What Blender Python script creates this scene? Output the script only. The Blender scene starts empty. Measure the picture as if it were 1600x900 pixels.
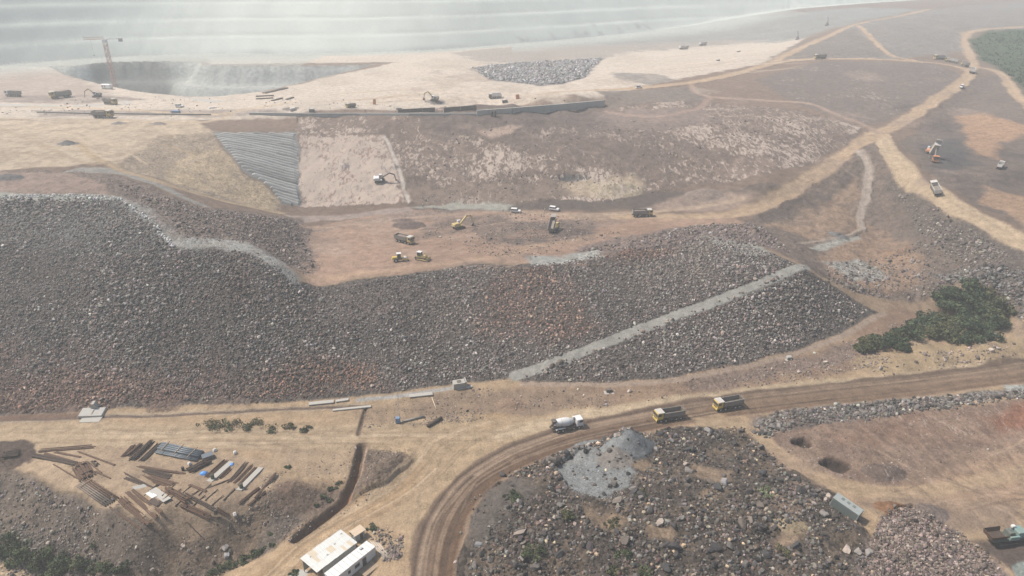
import bpy, bmesh, math, random
import numpy as np
from mathutils import Vector, Matrix
R = math.radians
random.seed(7); RNG = np.random.default_rng(11)
SC = bpy.context.scene
COL = SC.collection

# ------------------------------------------------------------------ camera, sky, sun, exposure
CAM_H, PITCH, FPX = 110.0, R(24.0), 1081.0          # metres above the lower haul road; focal length for a 1600 px wide frame
cd = bpy.data.cameras.new('camera'); cam = bpy.data.objects.new('camera', cd); COL.objects.link(cam)
cam.location = (0, 0, CAM_H); cam.rotation_euler = (math.pi/2 - PITCH, 0, 0)
cd.sensor_width = 36.0; cd.lens = 36.0*FPX/1600.0; cd.clip_start = 0.5; cd.clip_end = 9000
SC.camera = cam
SUN = Vector((-0.55, 0.06, 0.84)).normalized()        # towards the sun: left, a little beyond the site
sun_el = math.asin(SUN.z); sun_az = math.atan2(SUN.x, SUN.y)
w = bpy.data.worlds.new('World'); SC.world = w; w.use_nodes = True
nt = w.node_tree; nt.nodes.clear()
wo = nt.nodes.new('ShaderNodeOutputWorld'); bg = nt.nodes.new('ShaderNodeBackground'); sky = nt.nodes.new('ShaderNodeTexSky')
sky.sky_type = 'NISHITA'; sky.sun_disc = False; sky.sun_elevation = sun_el; sky.sun_rotation = sun_az
sky.air_density = 1.0; sky.dust_density = 2.5; sky.ozone_density = 1.0
bg.inputs['Strength'].default_value = 0.08
nt.links.new(sky.outputs[0], bg.inputs['Color']); nt.links.new(bg.outputs[0], wo.inputs['Surface'])
sl = bpy.data.lights.new('sun', 'SUN'); so = bpy.data.objects.new('sun', sl); COL.objects.link(so)
sl.energy = 3.2; sl.angle = R(3.5); sl.color = (1.0, 0.93, 0.84)
so.rotation_euler = SUN.to_track_quat('Z', 'Y').to_euler(); so.location = (-200, 200, 400)
SC.view_settings.view_transform = 'Standard'; SC.view_settings.look = 'None'
SC.view_settings.exposure = 0.85; SC.view_settings.gamma = 1.0; SC.view_settings.use_curve_mapping = False
SC.cycles.volume_bounces = 2; SC.cycles.max_bounces = 6; SC.cycles.diffuse_bounces = 2
SC.cycles.use_denoising = True

# ------------------------------------------------------------------ helpers: tags, noise, pixel rays
def tag(o, label=None, cat=None, group=None, kind=None):
    if label: o['label'] = label
    if cat: o['category'] = cat
    if group: o['group'] = group
    if kind: o['kind'] = kind
    return o

def _h(ix, iy, seed):
    h = (ix.astype(np.int64)*374761393 + iy.astype(np.int64)*668265263 + seed*974711) & 0xffffffff
    h = ((h ^ (h >> 13))*1274126177) & 0xffffffff
    return ((h ^ (h >> 16)) & 0xffff)/65535.0

def vnoise(x, y, seed=0):
    ix = np.floor(x); iy = np.floor(y); fx = x-ix; fy = y-iy
    fx = fx*fx*(3-2*fx); fy = fy*fy*(3-2*fy)
    ix = ix.astype(np.int64); iy = iy.astype(np.int64)
    a = _h(ix, iy, seed); b = _h(ix+1, iy, seed); c = _h(ix, iy+1, seed); d = _h(ix+1, iy+1, seed)
    return (a+(b-a)*fx)*(1-fy) + (c+(d-c)*fx)*fy

def fbm(x, y, scale, octv=4, seed=0, gain=0.5):
    t = 0; amp = 1.0; tot = 0; f = 1.0/scale
    for k in range(octv):
        t = t + amp*(vnoise(x*f, y*f, seed+k*17)-0.5); tot += amp*0.5; amp *= gain; f *= 2.03
    return t/tot

def sstep(a, b, x):
    t = np.clip((x-a)/(b-a), 0, 1); return t*t*(3-2*t)

SP, CP = math.sin(PITCH), math.cos(PITCH)
def ray(u, v):
    dx = (u-800.0)/FPX; dy = (450.0-v)/FPX
    return np.array([dx, CP+dy*SP, -SP+dy*CP])
def at_z(u, v, z):                                    # point of the sight line through a photo pixel at height z
    d = ray(u, v); t = (z-CAM_H)/d[2]
    return np.array([d[0]*t, d[1]*t, z])

# ------------------------------------------------------------------ terrain: heights read off the photograph
NC, Y0 = 1000, 24.0
ys = [Y0]
while ys[-1] < 3000:
    Y = ys[-1]
    ys.append(Y + (0.42*(max(Y, 110)/160.0)**1.32 if Y < 1000 else 5.0*(Y/1000.0)**4))
ROWS = np.array(ys); NR = len(ROWS)
SS = np.linspace(-1, 1, NC)
def half(Y): return 36+0.82*Y
GX = SS[None, :]*half(ROWS)[:, None]; GY = np.repeat(ROWS[:, None], NC, 1)

lines = [  # polylines of (photo x, photo y, height): ridges, toes, terraces, road grades
 [(-400,760,0),(0,690,0),(300,685,0),(600,680,0),(740,660,0),(900,660,0),(1100,630,0),(1300,606,0.5),(1450,590,1),(1620,566,2),(1900,540,3)],
 [(-300,690,0),(0,650,0.5),(150,640,1),(300,632,1),(450,628,1),(560,618,1.5),(640,610,2),(720,598,2),(800,592,2),(950,598,2),(1040,592,2.5),(1150,572,3),(1250,545,4),(1330,512,5),(1375,490,6)],
 [(480,442,18),(560,436,18),(650,425,18),(740,411,18),(820,412,18),(900,402,18.5),(1000,388,20),(1100,372,22),(1180,384,21.5),(1255,418,19.5)],
 [(810,588,2.5),(900,553,5.5),(1000,515,9),(1100,478,13),(1200,440,17.5),(1258,418,19.5)],
 [(1255,420,19.5),(1310,450,13),(1375,488,6)],
 [(480,360,18.3),(600,350,18),(800,345,18),(950,345,18.2),(1100,345,19)],[(520,410,18),(620,400,18),(740,385,18),(900,370,18.5)],
 [(-400,292,40),(-150,298,40),(0,303,40),(90,305,40),(185,308,39),(240,342,35.5),(275,385,30.5),(330,384,29.5),(400,392,27.5),(440,412,24.5),(470,440,20),(482,458,17)],
 [(-300,268,41.5),(0,268,41.5),(100,268,41.5),(180,275,41)],
 [(200,290,40),(300,332,34),(400,352,28),(455,345,22)],[(465,420,19),(462,380,19.5)],
 [(150,255,42),(250,283,38),(350,312,29),(435,332,21)],
 [(-300,195,44),(0,192,44),(240,213,43),(335,207,42.5),(462,205,41)],[(350,290,31),(440,322,21.5)],[(0,230,43),(120,240,42.5)],
 [(470,322,20),(560,322,19.5),(640,320,19.5),(800,316,20),(950,317,20),(1050,298,22),(1150,291,24),(1200,289,26.5)],
 [(470,255,31),(640,260,29.5),(800,265,28),(900,270,26.5),(1050,250,30),(1200,240,33)],
 [(640,215,37.5),(800,220,36.5),(950,215,37),(1100,200,39),(1250,195,39.5),(1330,213,35.5)],
 [(300,187,43.8),(470,186,42.8),(640,182,42),(800,176,42),(945,166,42)],
 [(-300,180,44.5),(0,178,44.5),(300,172,45.5),(470,176,46),(640,170,46.2),(800,164,46.6),(945,150,47)],
 [(-300,140,45.5),(0,140,45.5),(160,150,45),(300,160,45),(600,150,46),(800,145,46.5),(1000,138,47)],
 [(600,120,46),(700,105,46),(850,110,46),(1000,95,46.5),(1150,85,48)],[(650,85,45.5),(850,72,46),(1050,62,47),(1150,56,48)],
 [(-300,115,46.5),(0,106,46.5),(40,103,46.5)],[(330,92,45.5),(560,95,45.5)],
 [(1000,137,47),(1080,130,47.5),(1150,115,49),(1220,97,51),(1290,92,52),(1380,93,52),(1450,98,52),(1515,114,49.5)],
 [(1515,114,49.5),(1500,135,46),(1450,175,40),(1375,208,35)],[(1375,208,35),(1320,240,31),(1270,275,26.5),(1210,312,21.5),(1150,333,19),(1080,338,18.5)],
 [(1375,208,35),(1390,238,33.5),(1415,265,31.8),(1450,292,30),(1500,325,27.5),(1560,358,25),(1620,390,23),(1800,480,18)],
 [(1260,165,42),(1340,190,37.5)],[(1300,140,45),(1420,140,46)],[(1100,160,43),(1200,155,43)],
 [(1210,95,51),(1250,72,56),(1300,50,62),(1335,37,66),(1380,28,70),(1430,18,73.5),(1510,8,78),(1620,3,81),(1900,-5,84)],
 [(1380,60,61),(1500,50,65),(1600,40,69),(1800,32,72)],[(1180,78,50),(1240,57,53)],
 [(1550,90,50),(1600,120,45),(1700,140,44)],[(1530,70,56),(1600,80,54),(1750,90,55)],
 [(1450,225,33),(1480,190,37),(1530,130,46)],[(1560,160,42),(1620,185,40),(1750,220,38)],[(1520,250,33),(1600,250,33),(1750,290,31)],
 [(1480,290,30),(1560,325,27.5),(1640,360,26)],
 [(1342,236,33),(1345,275,26.2),(1345,320,19.1),(1345,350,15.5)],[(1290,300,22),(1230,335,18.5),(1200,352,18.5)],[(1262,380,15.5),(1310,372,15),(1340,385,13.5)],
 [(1400,252,32.5),(1400,290,25.7),(1400,330,19.3),(1400,370,13.8),(1398,410,11)],[(1450,295,29.8),(1450,330,24.3),(1450,360,20),(1450,400,15),(1450,440,10)],[(1500,327,27.4),(1500,370,21.5),(1500,410,16.3),(1500,445,11)],[(1550,354,25.3),(1550,390,20.7),(1550,430,16),(1550,470,10)],[(1620,393,22.8),(1620,440,17),(1620,480,11)],[(1370,300,22.5),(1372,345,16),(1375,390,12)],
 [(1290,415,13.5),(1340,430,12),(1390,450,9)],[(1420,475,5.5),(1400,500,4.5),(1350,530,3.5)],[(1440,515,2.5),(1500,500,2),(1560,500,3),(1650,520,5)],
 [(1350,560,2.5),(1450,548,3.5),(1550,546,4.2),(1640,535,4.5)],[(1200,590,1.5),(1290,570,2.5)],
 [(1300,640,0.3),(1450,620,0.6),(1600,600,1)],[(1300,720,-.5),(1450,700,-.5),(1700,690,-.5)],[(1500,800,-1),(1700,800,-1)],[(1600,900,-2),(1800,960,-2)],
 [(1130,655,0),(1200,695,0),(1280,740,-.3),(1400,765,-.6)],
 [(880,685,0),(800,715,0),(745,750,-.3),(705,800,-.8),(682,850,-1.4),(672,900,-2),(668,980,-3)],
 [(730,820,0),(740,900,-.5)],[(860,740,1.2),(950,740,1.5),(1100,700,1.2)],[(800,800,2),(860,860,2.6)],[(950,820,3),(1050,800,3.2),(1150,770,2)],[(950,910,2.8),(1100,900,3),(1230,880,2)],[(1330,890,.3),(1300,830,.2)],
 [(-200,705,0),(0,718,-.2),(60,748,0),(120,772,0),(240,825,0),(330,812,0),(390,792,0),(430,765,0)],[(100,700,0),(250,700,0),(400,715,0)],[(250,760,.1),(350,750,.1)],
 [(-200,850,-10),(0,865,-10),(150,885,-10.5),(250,893,-10)],[(-200,900,-10),(0,900,-10),(100,930,-10)],[(330,880,-8),(390,850,-6)],
 [(380,912,-5),(450,865,-4),(520,818,-2.8),(590,778,-1.6),(640,735,-.6),(675,690,0)],[(560,705,-.3),(600,720,-.3)],[(480,840,-3.5),(540,770,-2.3)],
 [(470,890,-4),(560,870,-2.6),(620,850,-1.8)],
]
cps = []
for ln in lines:
    for (a, b) in zip(ln[:-1], ln[1:]):
        pa, pb = at_z(*a), at_z(*b); L = np.hypot(*(pa-pb)[:2]); n = max(1, int(L/(9+0.03*abs(pa[1]-150))))
        for k in range(n): cps.append(pa+(pb-pa)*k/n)
    cps.append(at_z(*ln[-1]))
for ax in [(-260,100,-6),(260,100,-2),(-150,30,-10),(150,30,-3),(0,40,-4),(-420,300,42),(480,300,22),(-700,600,46),(800,600,60),(900,1200,84),(-1200,1200,60),(0,1600,60),(1800,2800,84),(-1800,2800,60),(300,180,3)]:
    cps.append(np.array(ax, float))
cps = np.array(cps); CXY, CZ = cps[:, :2], cps[:, 2]
def kern(d2): return np.sqrt(d2+9.0)
n = len(cps)
A = kern(((CXY[:, None]-CXY[None])**2).sum(2)) - 0.35*np.eye(n)*1.0
WGT = np.linalg.solve(A, CZ-20.0)
def rbf(x, y):
    out = np.full(x.shape, 20.0).ravel(); xf = x.ravel(); yf = y.ravel()
    for i in range(0, xf.size, 20000):
        s = slice(i, i+20000)
        out[s] += kern((xf[s, None]-CXY[None, :, 0])**2+(yf[s, None]-CXY[None, :, 1])**2) @ WGT
    return out.reshape(x.shape)
ri = np.unique(np.concatenate([np.arange(0, NR, 3), [NR-1]])); ci = np.unique(np.concatenate([np.arange(0, NC, 4), [NC-1]]))
ZC = rbf(GX[np.ix_(ri, ci)], GY[np.ix_(ri, ci)])
tmp = np.empty((len(ri), NC))
for k in range(len(ri)): tmp[k] = np.interp(np.arange(NC), ci, ZC[k])
GZ = np.empty((NR, NC))
fr = np.interp(np.arange(NR), ri, np.arange(len(ri))); i0 = np.minimum(fr.astype(int), len(ri)-2); ft = (fr-i0)[:, None]
GZ = tmp[i0]*(1-ft)+tmp[i0+1]*ft

def hgt(x, y):                                        # height of the ground at world x, y
    x = np.asarray(x, float); y = np.asarray(y, float)
    r = np.clip(np.interp(y, ROWS, np.arange(NR)), 0, NR-1.001); c = np.clip((x/half(y)+1)*0.5*(NC-1), 0, NC-1.001)
    r0 = r.astype(int); c0 = c.astype(int); fr_ = r-r0; fc = c-c0
    return (GZ[r0, c0]*(1-fc)+GZ[r0, c0+1]*fc)*(1-fr_)+(GZ[r0+1, c0]*(1-fc)+GZ[r0+1, c0+1]*fc)*fr_
TT = np.concatenate([np.arange(80, 400, 0.5), np.arange(400, 1500, 1.5)])
def at(u, v):                                         # first point of the ground on the sight line through a photo pixel
    d = ray(u, v); z = CAM_H+d[2]*TT; g = hgt(d[0]*TT, d[1]*TT); b = np.nonzero(z < g)[0]
    if len(b) == 0: t = TT[-1]
    elif b[0] == 0: t = TT[0]
    else:
        k = b[0]; a0 = z[k-1]-g[k-1]; a1 = g[k]-z[k]; t = TT[k-1]+(TT[k]-TT[k-1])*a0/(a0+a1+1e-9)
    return np.array([d[0]*t, d[1]*t, CAM_H+d[2]*t])

# far terraced slope: four lifts above its foot line
foot = np.array([at_z(*p) for p in [(-500,150,46),(-200,120,46.5),(0,103,46.5),(90,93,46),(160,86,46),(300,84,45.5),(520,86,45.5),(700,79,45.8),(900,61,46),(1100,46,47.5),(1250,36,49)]])
foot = np.array([np.interp(np.linspace(foot[0, 0], foot[-1, 0], 60), foot[:, 0], foot[:, k]) for k in range(3)]).T
for _ in range(30): foot[1:-1, 1] = .5*foot[1:-1, 1]+.25*(foot[:-2, 1]+foot[2:, 1])
foot = np.vstack([foot, [[900, 1350, 50], [2600, 2400, 60]]])
YF = np.interp(GX, foot[:, 0], foot[:, 1]); dF = (GY-YF)*0.93
dF = dF + 4*fbm(GX, GY, 90, 2, 5)
prof = np.zeros_like(dF)
for k in range(4):
    prof += 14.2*np.clip((dF+1.6*fbm(GX, GY, 60, 3, 40+k)-25.0*k)/(21.6+1.6*fbm(GX, GY, 70, 2, 60+k)), 0, 1)
prof += np.clip(dF, 0, 100)*0.012
ZF = np.interp(GX, foot[:, 0], foot[:, 2])
wall_z = np.minimum(ZF, 47)+prof+0.15*fbm(GX, GY*.3, 15, 3, 9)*(dF > 0)
onwall = (dF > 0)
GZ = np.where(onwall, np.maximum(np.where(dF > 30, 0, GZ), wall_z), GZ)
far_hill = onwall & (GX > 300) & (GY > 600)
GZ = np.where(onwall, np.maximum(GZ, np.where(far_hill, 0, GZ)), GZ)
# ------------------------------------------------------------------ painting the ground: real earth colours by region, in world metres
VX = GX.ravel(); VY = GY.ravel()
CLR = np.empty((VX.size, 3)); STONE = np.zeros(VX.size); PALE = np.zeros(VX.size)
REG = np.zeros(VX.size, np.int16); DZ = np.zeros(VX.size)
REGN = ['ground']
NWX = fbm(VX, VY, 9, 3, 101); NWY = fbm(VX, VY, 9, 3, 202)
def poly_w(px, fn=None): return np.array([(fn or at)(u, v)[:2] for u, v in px])
def psd(x, y, P):                                     # signed distance to a polygon, positive inside
    ins = np.zeros(x.shape, bool); d2 = np.full(x.shape, 1e18)
    Q = np.roll(P, -1, 0)
    for (ax, ay), (bx, by) in zip(P, Q):
        ex, ey = bx-ax, by-ay; L2 = ex*ex+ey*ey+1e-12
        t = np.clip(((x-ax)*ex+(y-ay)*ey)/L2, 0, 1)
        d2 = np.minimum(d2, (x-ax-t*ex)**2+(y-ay-t*ey)**2)
        if ay != by:
            c = ((ay > y) != (by > y)) & (x < ex*(y-ay)/(by-ay)+ax); ins ^= c
    d = np.sqrt(d2); return np.where(ins, d, -d)
def box(P, m): return (VX > P[:, 0].min()-m) & (VX < P[:, 0].max()+m) & (VY > P[:, 1].min()-m) & (VY < P[:, 1].max()+m)
def regid(name):
    if name not in REGN: REGN.append(name)
    return REGN.index(name)
def area(px, col, soft=1.2, warp=2.0, a=1.0, stone=None, pale=None, reg=None, dz=0, mott=0.0, mscale=6, fn=None, world=None):
    P = world if world is not None else poly_w(px, fn)
    sc = max(1.0, np.mean(P[:, 1])/250.0); soft *= sc; warp *= sc
    I = np.nonzero(box(P, soft+warp*2))[0]
    d = psd(VX[I]+NWX[I]*warp, VY[I]+NWY[I]*warp, P)
    m = sstep(-soft, soft, d)*a
    if mott: m = m*np.clip(1-mott+mott*2*sstep(-.35, .35, fbm(VX[I], VY[I], mscale, 3, int(abs(P[0, 0])*10) % 997)), 0, 1)
    if col is not None: CLR[I] += (np.array(col)-CLR[I])*m[:, None]
    if stone is not None: STONE[I] += (stone-STONE[I])*m
    if pale is not None: PALE[I] += (pale-PALE[I])*m
    if dz: DZ[I] += dz*sstep(0, soft*2, d)
    if reg: REG[I[d > 0]] = regid(reg)
    return P
def spline(P, n=8):
    P = np.asarray(P, float); E = np.vstack([2*P[0]-P[1], P, 2*P[-1]-P[-2]]); out = []
    for i in range(1, len(E)-2):
        p0, p1, p2, p3 = E[i-1:i+3]
        for k in range(n):
            t = k/n; out.append(.5*((2*p1)+(-p0+p2)*t+(2*p0-5*p1+4*p2-p3)*t*t+(-p0+3*p1-3*p2+p3)*t**3))
    out.append(P[-1]); return np.array(out)
def near(x, y, P):                                    # signed offset from, and distance along, a polyline
    best = np.full(x.shape, 1e18); off = np.zeros(x.shape); al = np.zeros(x.shape); acc = 0.0
    for (ax, ay), (bx, by) in zip(P[:-1], P[1:]):
        ex, ey = bx-ax, by-ay; L = math.hypot(ex, ey)+1e-9
        t = np.clip(((x-ax)*ex+(y-ay)*ey)/(L*L), 0, 1); dx = x-ax-t*ex; dy = y-ay-t*ey; d2 = dx*dx+dy*dy
        s = np.sign(ex*dy-ey*dx); m = d2 < best
        best = np.where(m, d2, best); off = np.where(m, s*np.sqrt(d2), off); al = np.where(m, acc+t*L, al); acc += L
    return off, al
def band(px, w_, col, soft=0.7, warp=0.8, a=1.0, rut=0.0, rutcol=None, reg=None, dz=0, berm=0, bermw=1.0, stone=0, pale=0, seed=0, cols=None, fn=None):
    P = spline(poly_w(px, fn), 6)
    sc = max(1.0, np.mean(P[:, 1])/260.0); soft *= sc; warp *= sc
    I = np.nonzero(box(P, w_+4))[0]
    for c0 in range(1):
        off, al = near(VX[I]+NWX[I]*warp, VY[I]+NWY[I]*warp, P)
    hw = w_*0.5; d = hw*(1+.18*fbm(al, off*0, 9, 3, seed+21))-np.abs(off); m = sstep(-soft, soft, d)*a
    c = np.repeat(np.array(col, float)[None], len(I), 0)
    if cols is not None:                              # colour across the width
        xs = np.linspace(-hw, hw, len(cols)); cc = np.array(cols)
        wob = off+0.35*fbm(VX[I], VY[I], 14, 2, seed+5)
        for k in range(3): c[:, k] = np.interp(wob, xs, cc[:, k])
    if rut:
        s = fbm(off+0.25*fbm(al, off*0, 25, 2, seed+1)+50, al*0.012+seed, 1.1, 3, seed+3)
        c = c*(1+rut*s)[:, None]
        DZ[I] += 0.10*s*m*rut
    CLR[I] += (c-CLR[I])*m[:, None]; STONE[I] += (stone-STONE[I])*m; PALE[I] += (pale-PALE[I])*m
    if dz: DZ[I] += dz*sstep(0, soft*1.6+.3, d)
    if berm: DZ[I] += berm*np.exp(-((np.abs(off)-hw-bermw*.4)/bermw)**2)*(0.6+0.8*np.clip(.5+fbm(VX[I], VY[I], 5, 3, seed+8), 0, 1))
    if reg: REG[I[d > 0]] = regid(reg)
    return P
def pile(u, v, r, h, col=None, stone=.2, asp=1.0, ang=0.0, sharp=1.0, reg=None, base=True):
    p = at(u, v); I = np.nonzero((np.abs(VX-p[0]) < 2.5*r*max(1, asp)) & (np.abs(VY-p[1]) < 2.5*r*max(1, asp)))[0]
    dx = VX[I]-p[0]; dy = VY[I]-p[1]; ca, sa = math.cos(ang), math.sin(ang)
    ex = (dx*ca+dy*sa)/asp; ey = -dx*sa+dy*ca
    q = np.sqrt(ex*ex+ey*ey)/r + 0.28*fbm(VX[I], VY[I], r*.9, 4, int(u))
    f = np.clip(1-q, 0, 1); f = np.where(f > .82, .82+(f-.82)*.5, f)*sharp
    DZ[I] += h*f
    if col is not None:
        m = sstep(1.08, .96, q); CLR[I] += (np.array(col)-CLR[I])*m[:, None]; STONE[I] += (stone-STONE[I])*m
    if reg: REG[I[q < 1]] = regid(reg)
def hole(u, v, r, d, col=None, asp=1.4):
    p = at(u, v); I = np.nonzero((np.abs(VX-p[0]) < 3*r) & (np.abs(VY-p[1]) < 3*r))[0]
    q = np.sqrt(((VX[I]-p[0])/asp)**2+(VY[I]-p[1])**2)/r+0.4*fbm(VX[I], VY[I], r*.9, 4, int(v))
    DZ[I] -= d*sstep(1.05, .55, q); 
    if col is not None: CLR[I] += (np.array(col)-CLR[I])*sstep(1.0, .8, q)[:, None]

SAND=(.53,.455,.375); TAN=(.43,.315,.205); RED=(.215,.158,.122); ORNG=(.36,.215,.135); GREYB=(.205,.165,.140); DARK=(.135,.112,.098)
GRAV=(.30,.295,.275); ROCKB=(.13,.115,.105); BENCH=(.37,.255,.19); CLAY=(.46,.375,.32); CONC=(.46,.45,.42)
# base: lower ground tan, then regions from far to near
CLR[:] = TAN
mf = sstep(180, 260, VY); CLR[:] = CLR*(1-mf[:, None])+np.array(RED)*mf[:, None]
wallm = sstep(-4, 4, dF.ravel()); CLR[:] = CLR*(1-wallm[:, None])+np.array((.425,.45,.405))*wallm[:, None]
e = np.zeros(VX.size)
for k in range(1, 5): e += np.exp(-((dF.ravel()-(25*k-3.5))/3.6)**2)*(.35+.65*sstep(-.3, .3, fbm(VX, VY, 70, 2, 50+k)))
CLR[:] += (np.array((.49,.51,.475))-CLR)*(.08*e*wallm)[:, None]
tone = fbm(VX, VY*.25, 60, 3, 31); gul = fbm(VX+.25*VY, VY*.08, 16, 3, 33); CLR[:] *= (1+(.03*tone+.03*gul)*wallm)[:, None]
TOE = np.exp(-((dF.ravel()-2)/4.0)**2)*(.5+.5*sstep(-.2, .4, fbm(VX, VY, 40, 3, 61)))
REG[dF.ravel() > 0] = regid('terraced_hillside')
area([(-300,114),(0,104),(70,104),(120,125),(300,152),(420,142),(620,97),(330,100),(320,90),(520,87),(700,80),(900,62),(1200,50),(1260,60),(1190,100),(1000,135),(945,152),(640,172),(460,184),(300,188),(200,190),(0,186),(-300,190)], SAND, reg='sandy_ground')
area([(700,82),(900,63),(1250,42),(1215,60),(1000,80),(930,92),(860,98),(760,98)], (.33,.29,.25), soft=3, warp=6, stone=.5)
area([(-300,112),(0,106),(80,108),(140,130),(180,146),(60,158),(-300,160)], (.37,.30,.25), soft=3, mott=.3)
area([(0,150),(170,148),(230,155),(120,163),(0,160)], (.27,.22,.19), soft=2, mott=.4)
area([(60,172),(400,170),(470,176),(300,183),(60,182)], (.31,.26,.225), soft=1.5, mott=.3)
area([(735,106),(800,98),(945,90),(925,108),(915,122),(880,132),(840,134),(760,125)], (.19,.175,.165), stone=1, soft=1)
area([(930,142),(1080,135),(1110,150),(1085,165),(1000,170),(945,172),(948,155)], (.20,.165,.14), soft=1, mott=.2)
area([(955,113),(1020,115),(1060,125),(1010,133),(960,122)], (.25,.22,.195), mott=.3)
area([(-300,200),(0,188),(160,188),(300,188),(335,207),(250,215),(180,258),(0,266),(-300,272)], (.52,.42,.31), mott=.3, reg='sandy_ground')
area([(250,212),(335,206),(345,230),(370,258),(442,322),(432,333),(300,302),(180,262)], (.33,.265,.2), stone=.5, mott=.2, reg='sandy_slope')
area([(300,240),(350,232),(365,255),(440,318),(420,330),(330,300),(255,285),(270,258)], (.44,.345,.235), mott=.45, mscale=7, pale=.45)
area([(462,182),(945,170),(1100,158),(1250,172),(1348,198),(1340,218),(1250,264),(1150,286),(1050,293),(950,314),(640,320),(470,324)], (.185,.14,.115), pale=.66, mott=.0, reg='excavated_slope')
area([(640,186),(930,176),(1000,196),(940,212),(820,222),(700,215)], (.155,.122,.105), pale=.1, soft=3, warp=5)
area([(940,170),(1090,172),(1120,190),(1000,215),(950,200)], (.225,.175,.15), pale=.25, soft=3, warp=5)
area([(850,190),(1040,205),(1120,240),(1000,262),(870,250),(800,225)], (.18,.138,.115), pale=.45, soft=4, warp=6, mott=.4)
area([(740,208),(770,198),(810,197),(800,207),(770,215)], (.40,.30,.24), soft=1.5)
area([(870,285),(990,272),(1010,290),(950,308),(890,305)], (.40,.32,.235), pale=.5, soft=2)
area([(640,290),(860,285),(900,300),(820,318),(650,318)], (.22,.17,.138), pale=.4, soft=3)
area([(467,212),(600,210),(641,317),(472,323)], (.27,.20,.165), pale=.93, soft=.8, warp=1.5)
area([(332,207),(463,206),(468,255),(472,324),(442,322),(420,292),(372,257)], (.235,.235,.222), reg='ridged_fill', soft=.6)
area([(1180,126),(1283,95),(1450,98),(1505,117),(1495,140),(1382,190),(1345,196),(1250,166)], (.175,.142,.122), pale=.42, soft=2)
area([(1185,100),(1340,38),(1430,20),(1510,8),(1900,-4),(1900,38),(1515,50),(1510,80),(1400,92),(1280,92)], (.225,.205,.185), soft=2, mott=.3, pale=.3, stone=.4, reg='hill')
area([(1200,98),(1240,72),(1330,45),(1350,55),(1390,88),(1290,90)], (.20,.17,.148), soft=2, mott=.2)
area([(1518,62),(1545,49),(1700,42),(1900,40),(1900,300),(1640,175),(1592,132),(1560,105),(1530,92)], (.060,.085,.045), soft=2, reg='grassy_hill', stone=.3)
area([(1520,122),(1560,118),(1640,185),(1900,280),(1900,520),(1600,362),(1500,305),(1445,265),(1405,225)], (.175,.140,.118), soft=1.5, mott=.2, stone=.3, reg='stockpile_ground')
for q in [(1430,170),(1560,240),(1500,290),(1580,280),(1470,200)]: area([(q[0]-30, q[1]-8), (q[0]+20, q[1]-10), (q[0]+50, q[1]+6), (q[0]-10, q[1]+12)], (.125,.102,.09), soft=4, warp=8, mott=.5)
area([(1490,180),(1530,178),(1600,195),(1700,200),(1700,215),(1600,210),(1565,225),(1560,250),(1520,235)], (.36,.235,.155), soft=2, warp=3)
area([(1540,290),(1560,300),(1600,310),(1680,330),(1680,350),(1600,360),(1570,330),(1540,320)], (.36,.245,.165), soft=2, warp=4)
area([(1440,225),(1500,215),(1530,260),(1470,275)], (.11,.10,.095), soft=3, warp=4)
area([(1370,215),(1440,290),(1600,386),(1800,480),(1750,520),(1620,470),(1500,440),(1395,470),(1258,417),(1180,378),(1160,345),(1260,290),(1340,238)], (.18,.14,.115), soft=1.2, stone=.4, reg='valley_slope')
area([(1190,352),(1240,318),(1330,252),(1350,300),(1345,350),(1272,372)], (.295,.21,.15), soft=2, warp=4, mott=.5, pale=.35, stone=.3)
area([(1290,390),(1345,335),(1415,375),(1450,440),(1380,462),(1300,432)], (.31,.215,.152), soft=2, warp=4, mott=.5, pale=.4, stone=.4)
area([(1395,240),(1450,292),(1600,386),(1780,470),(1640,465),(1540,430),(1440,372),(1385,290)], (.135,.112,.096), soft=2, warp=4, stone=.6, mott=.2)
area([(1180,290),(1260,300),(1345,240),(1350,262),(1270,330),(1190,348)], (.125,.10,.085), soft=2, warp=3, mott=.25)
area([(1290,412),(1340,405),(1375,420),(1390,438),(1330,440)], (.31,.30,.27), stone=.6, soft=1.2)
area([(1255,385),(1340,365),(1345,372),(1290,390)], (.34,.33,.29), soft=1)
# bench on the embankment
area([(455,346),(640,324),(800,326),(1000,338),(1150,340),(1185,372),(1100,372),(1000,388),(900,400),(820,412),(740,410),(650,425),(482,442),(468,420)], BENCH, soft=1, mott=.15, reg='bench_ground')
area([(735,358),(800,345),(930,345),(935,372),(830,388),(765,378)], (.16,.128,.11), soft=2, warp=4, mott=.35, stone=.4)
area([(680,340),(790,335),(815,352),(735,362),(640,375)], (.20,.155,.128), soft=2, mott=.5, stone=.5)
area([(900,385),(1080,352),(1180,350),(1240,395),(1180,384),(1100,374),(1000,390),(905,402)], (.215,.165,.145), soft=1.5, stone=.7, mott=.2)
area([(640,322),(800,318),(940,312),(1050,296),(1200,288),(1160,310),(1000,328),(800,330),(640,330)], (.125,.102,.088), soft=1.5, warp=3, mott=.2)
area([(1040,310),(1100,296),(1170,302),(1165,325),(1120,330),(1000,328)], (.33,.25,.20), soft=2, mott=.3)
area([(640,326),(720,316),(800,318),(790,329),(720,326)], (.34,.33,.285), soft=.8)
area([(445,335),(640,325),(650,332),(500,345),(450,345)], (.36,.29,.25), soft=.8)
area([(450,345),(640,332),(760,326),(700,340),(560,350),(470,360)], (.25,.20,.17), soft=1, stone=.6, a=.7)
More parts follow.
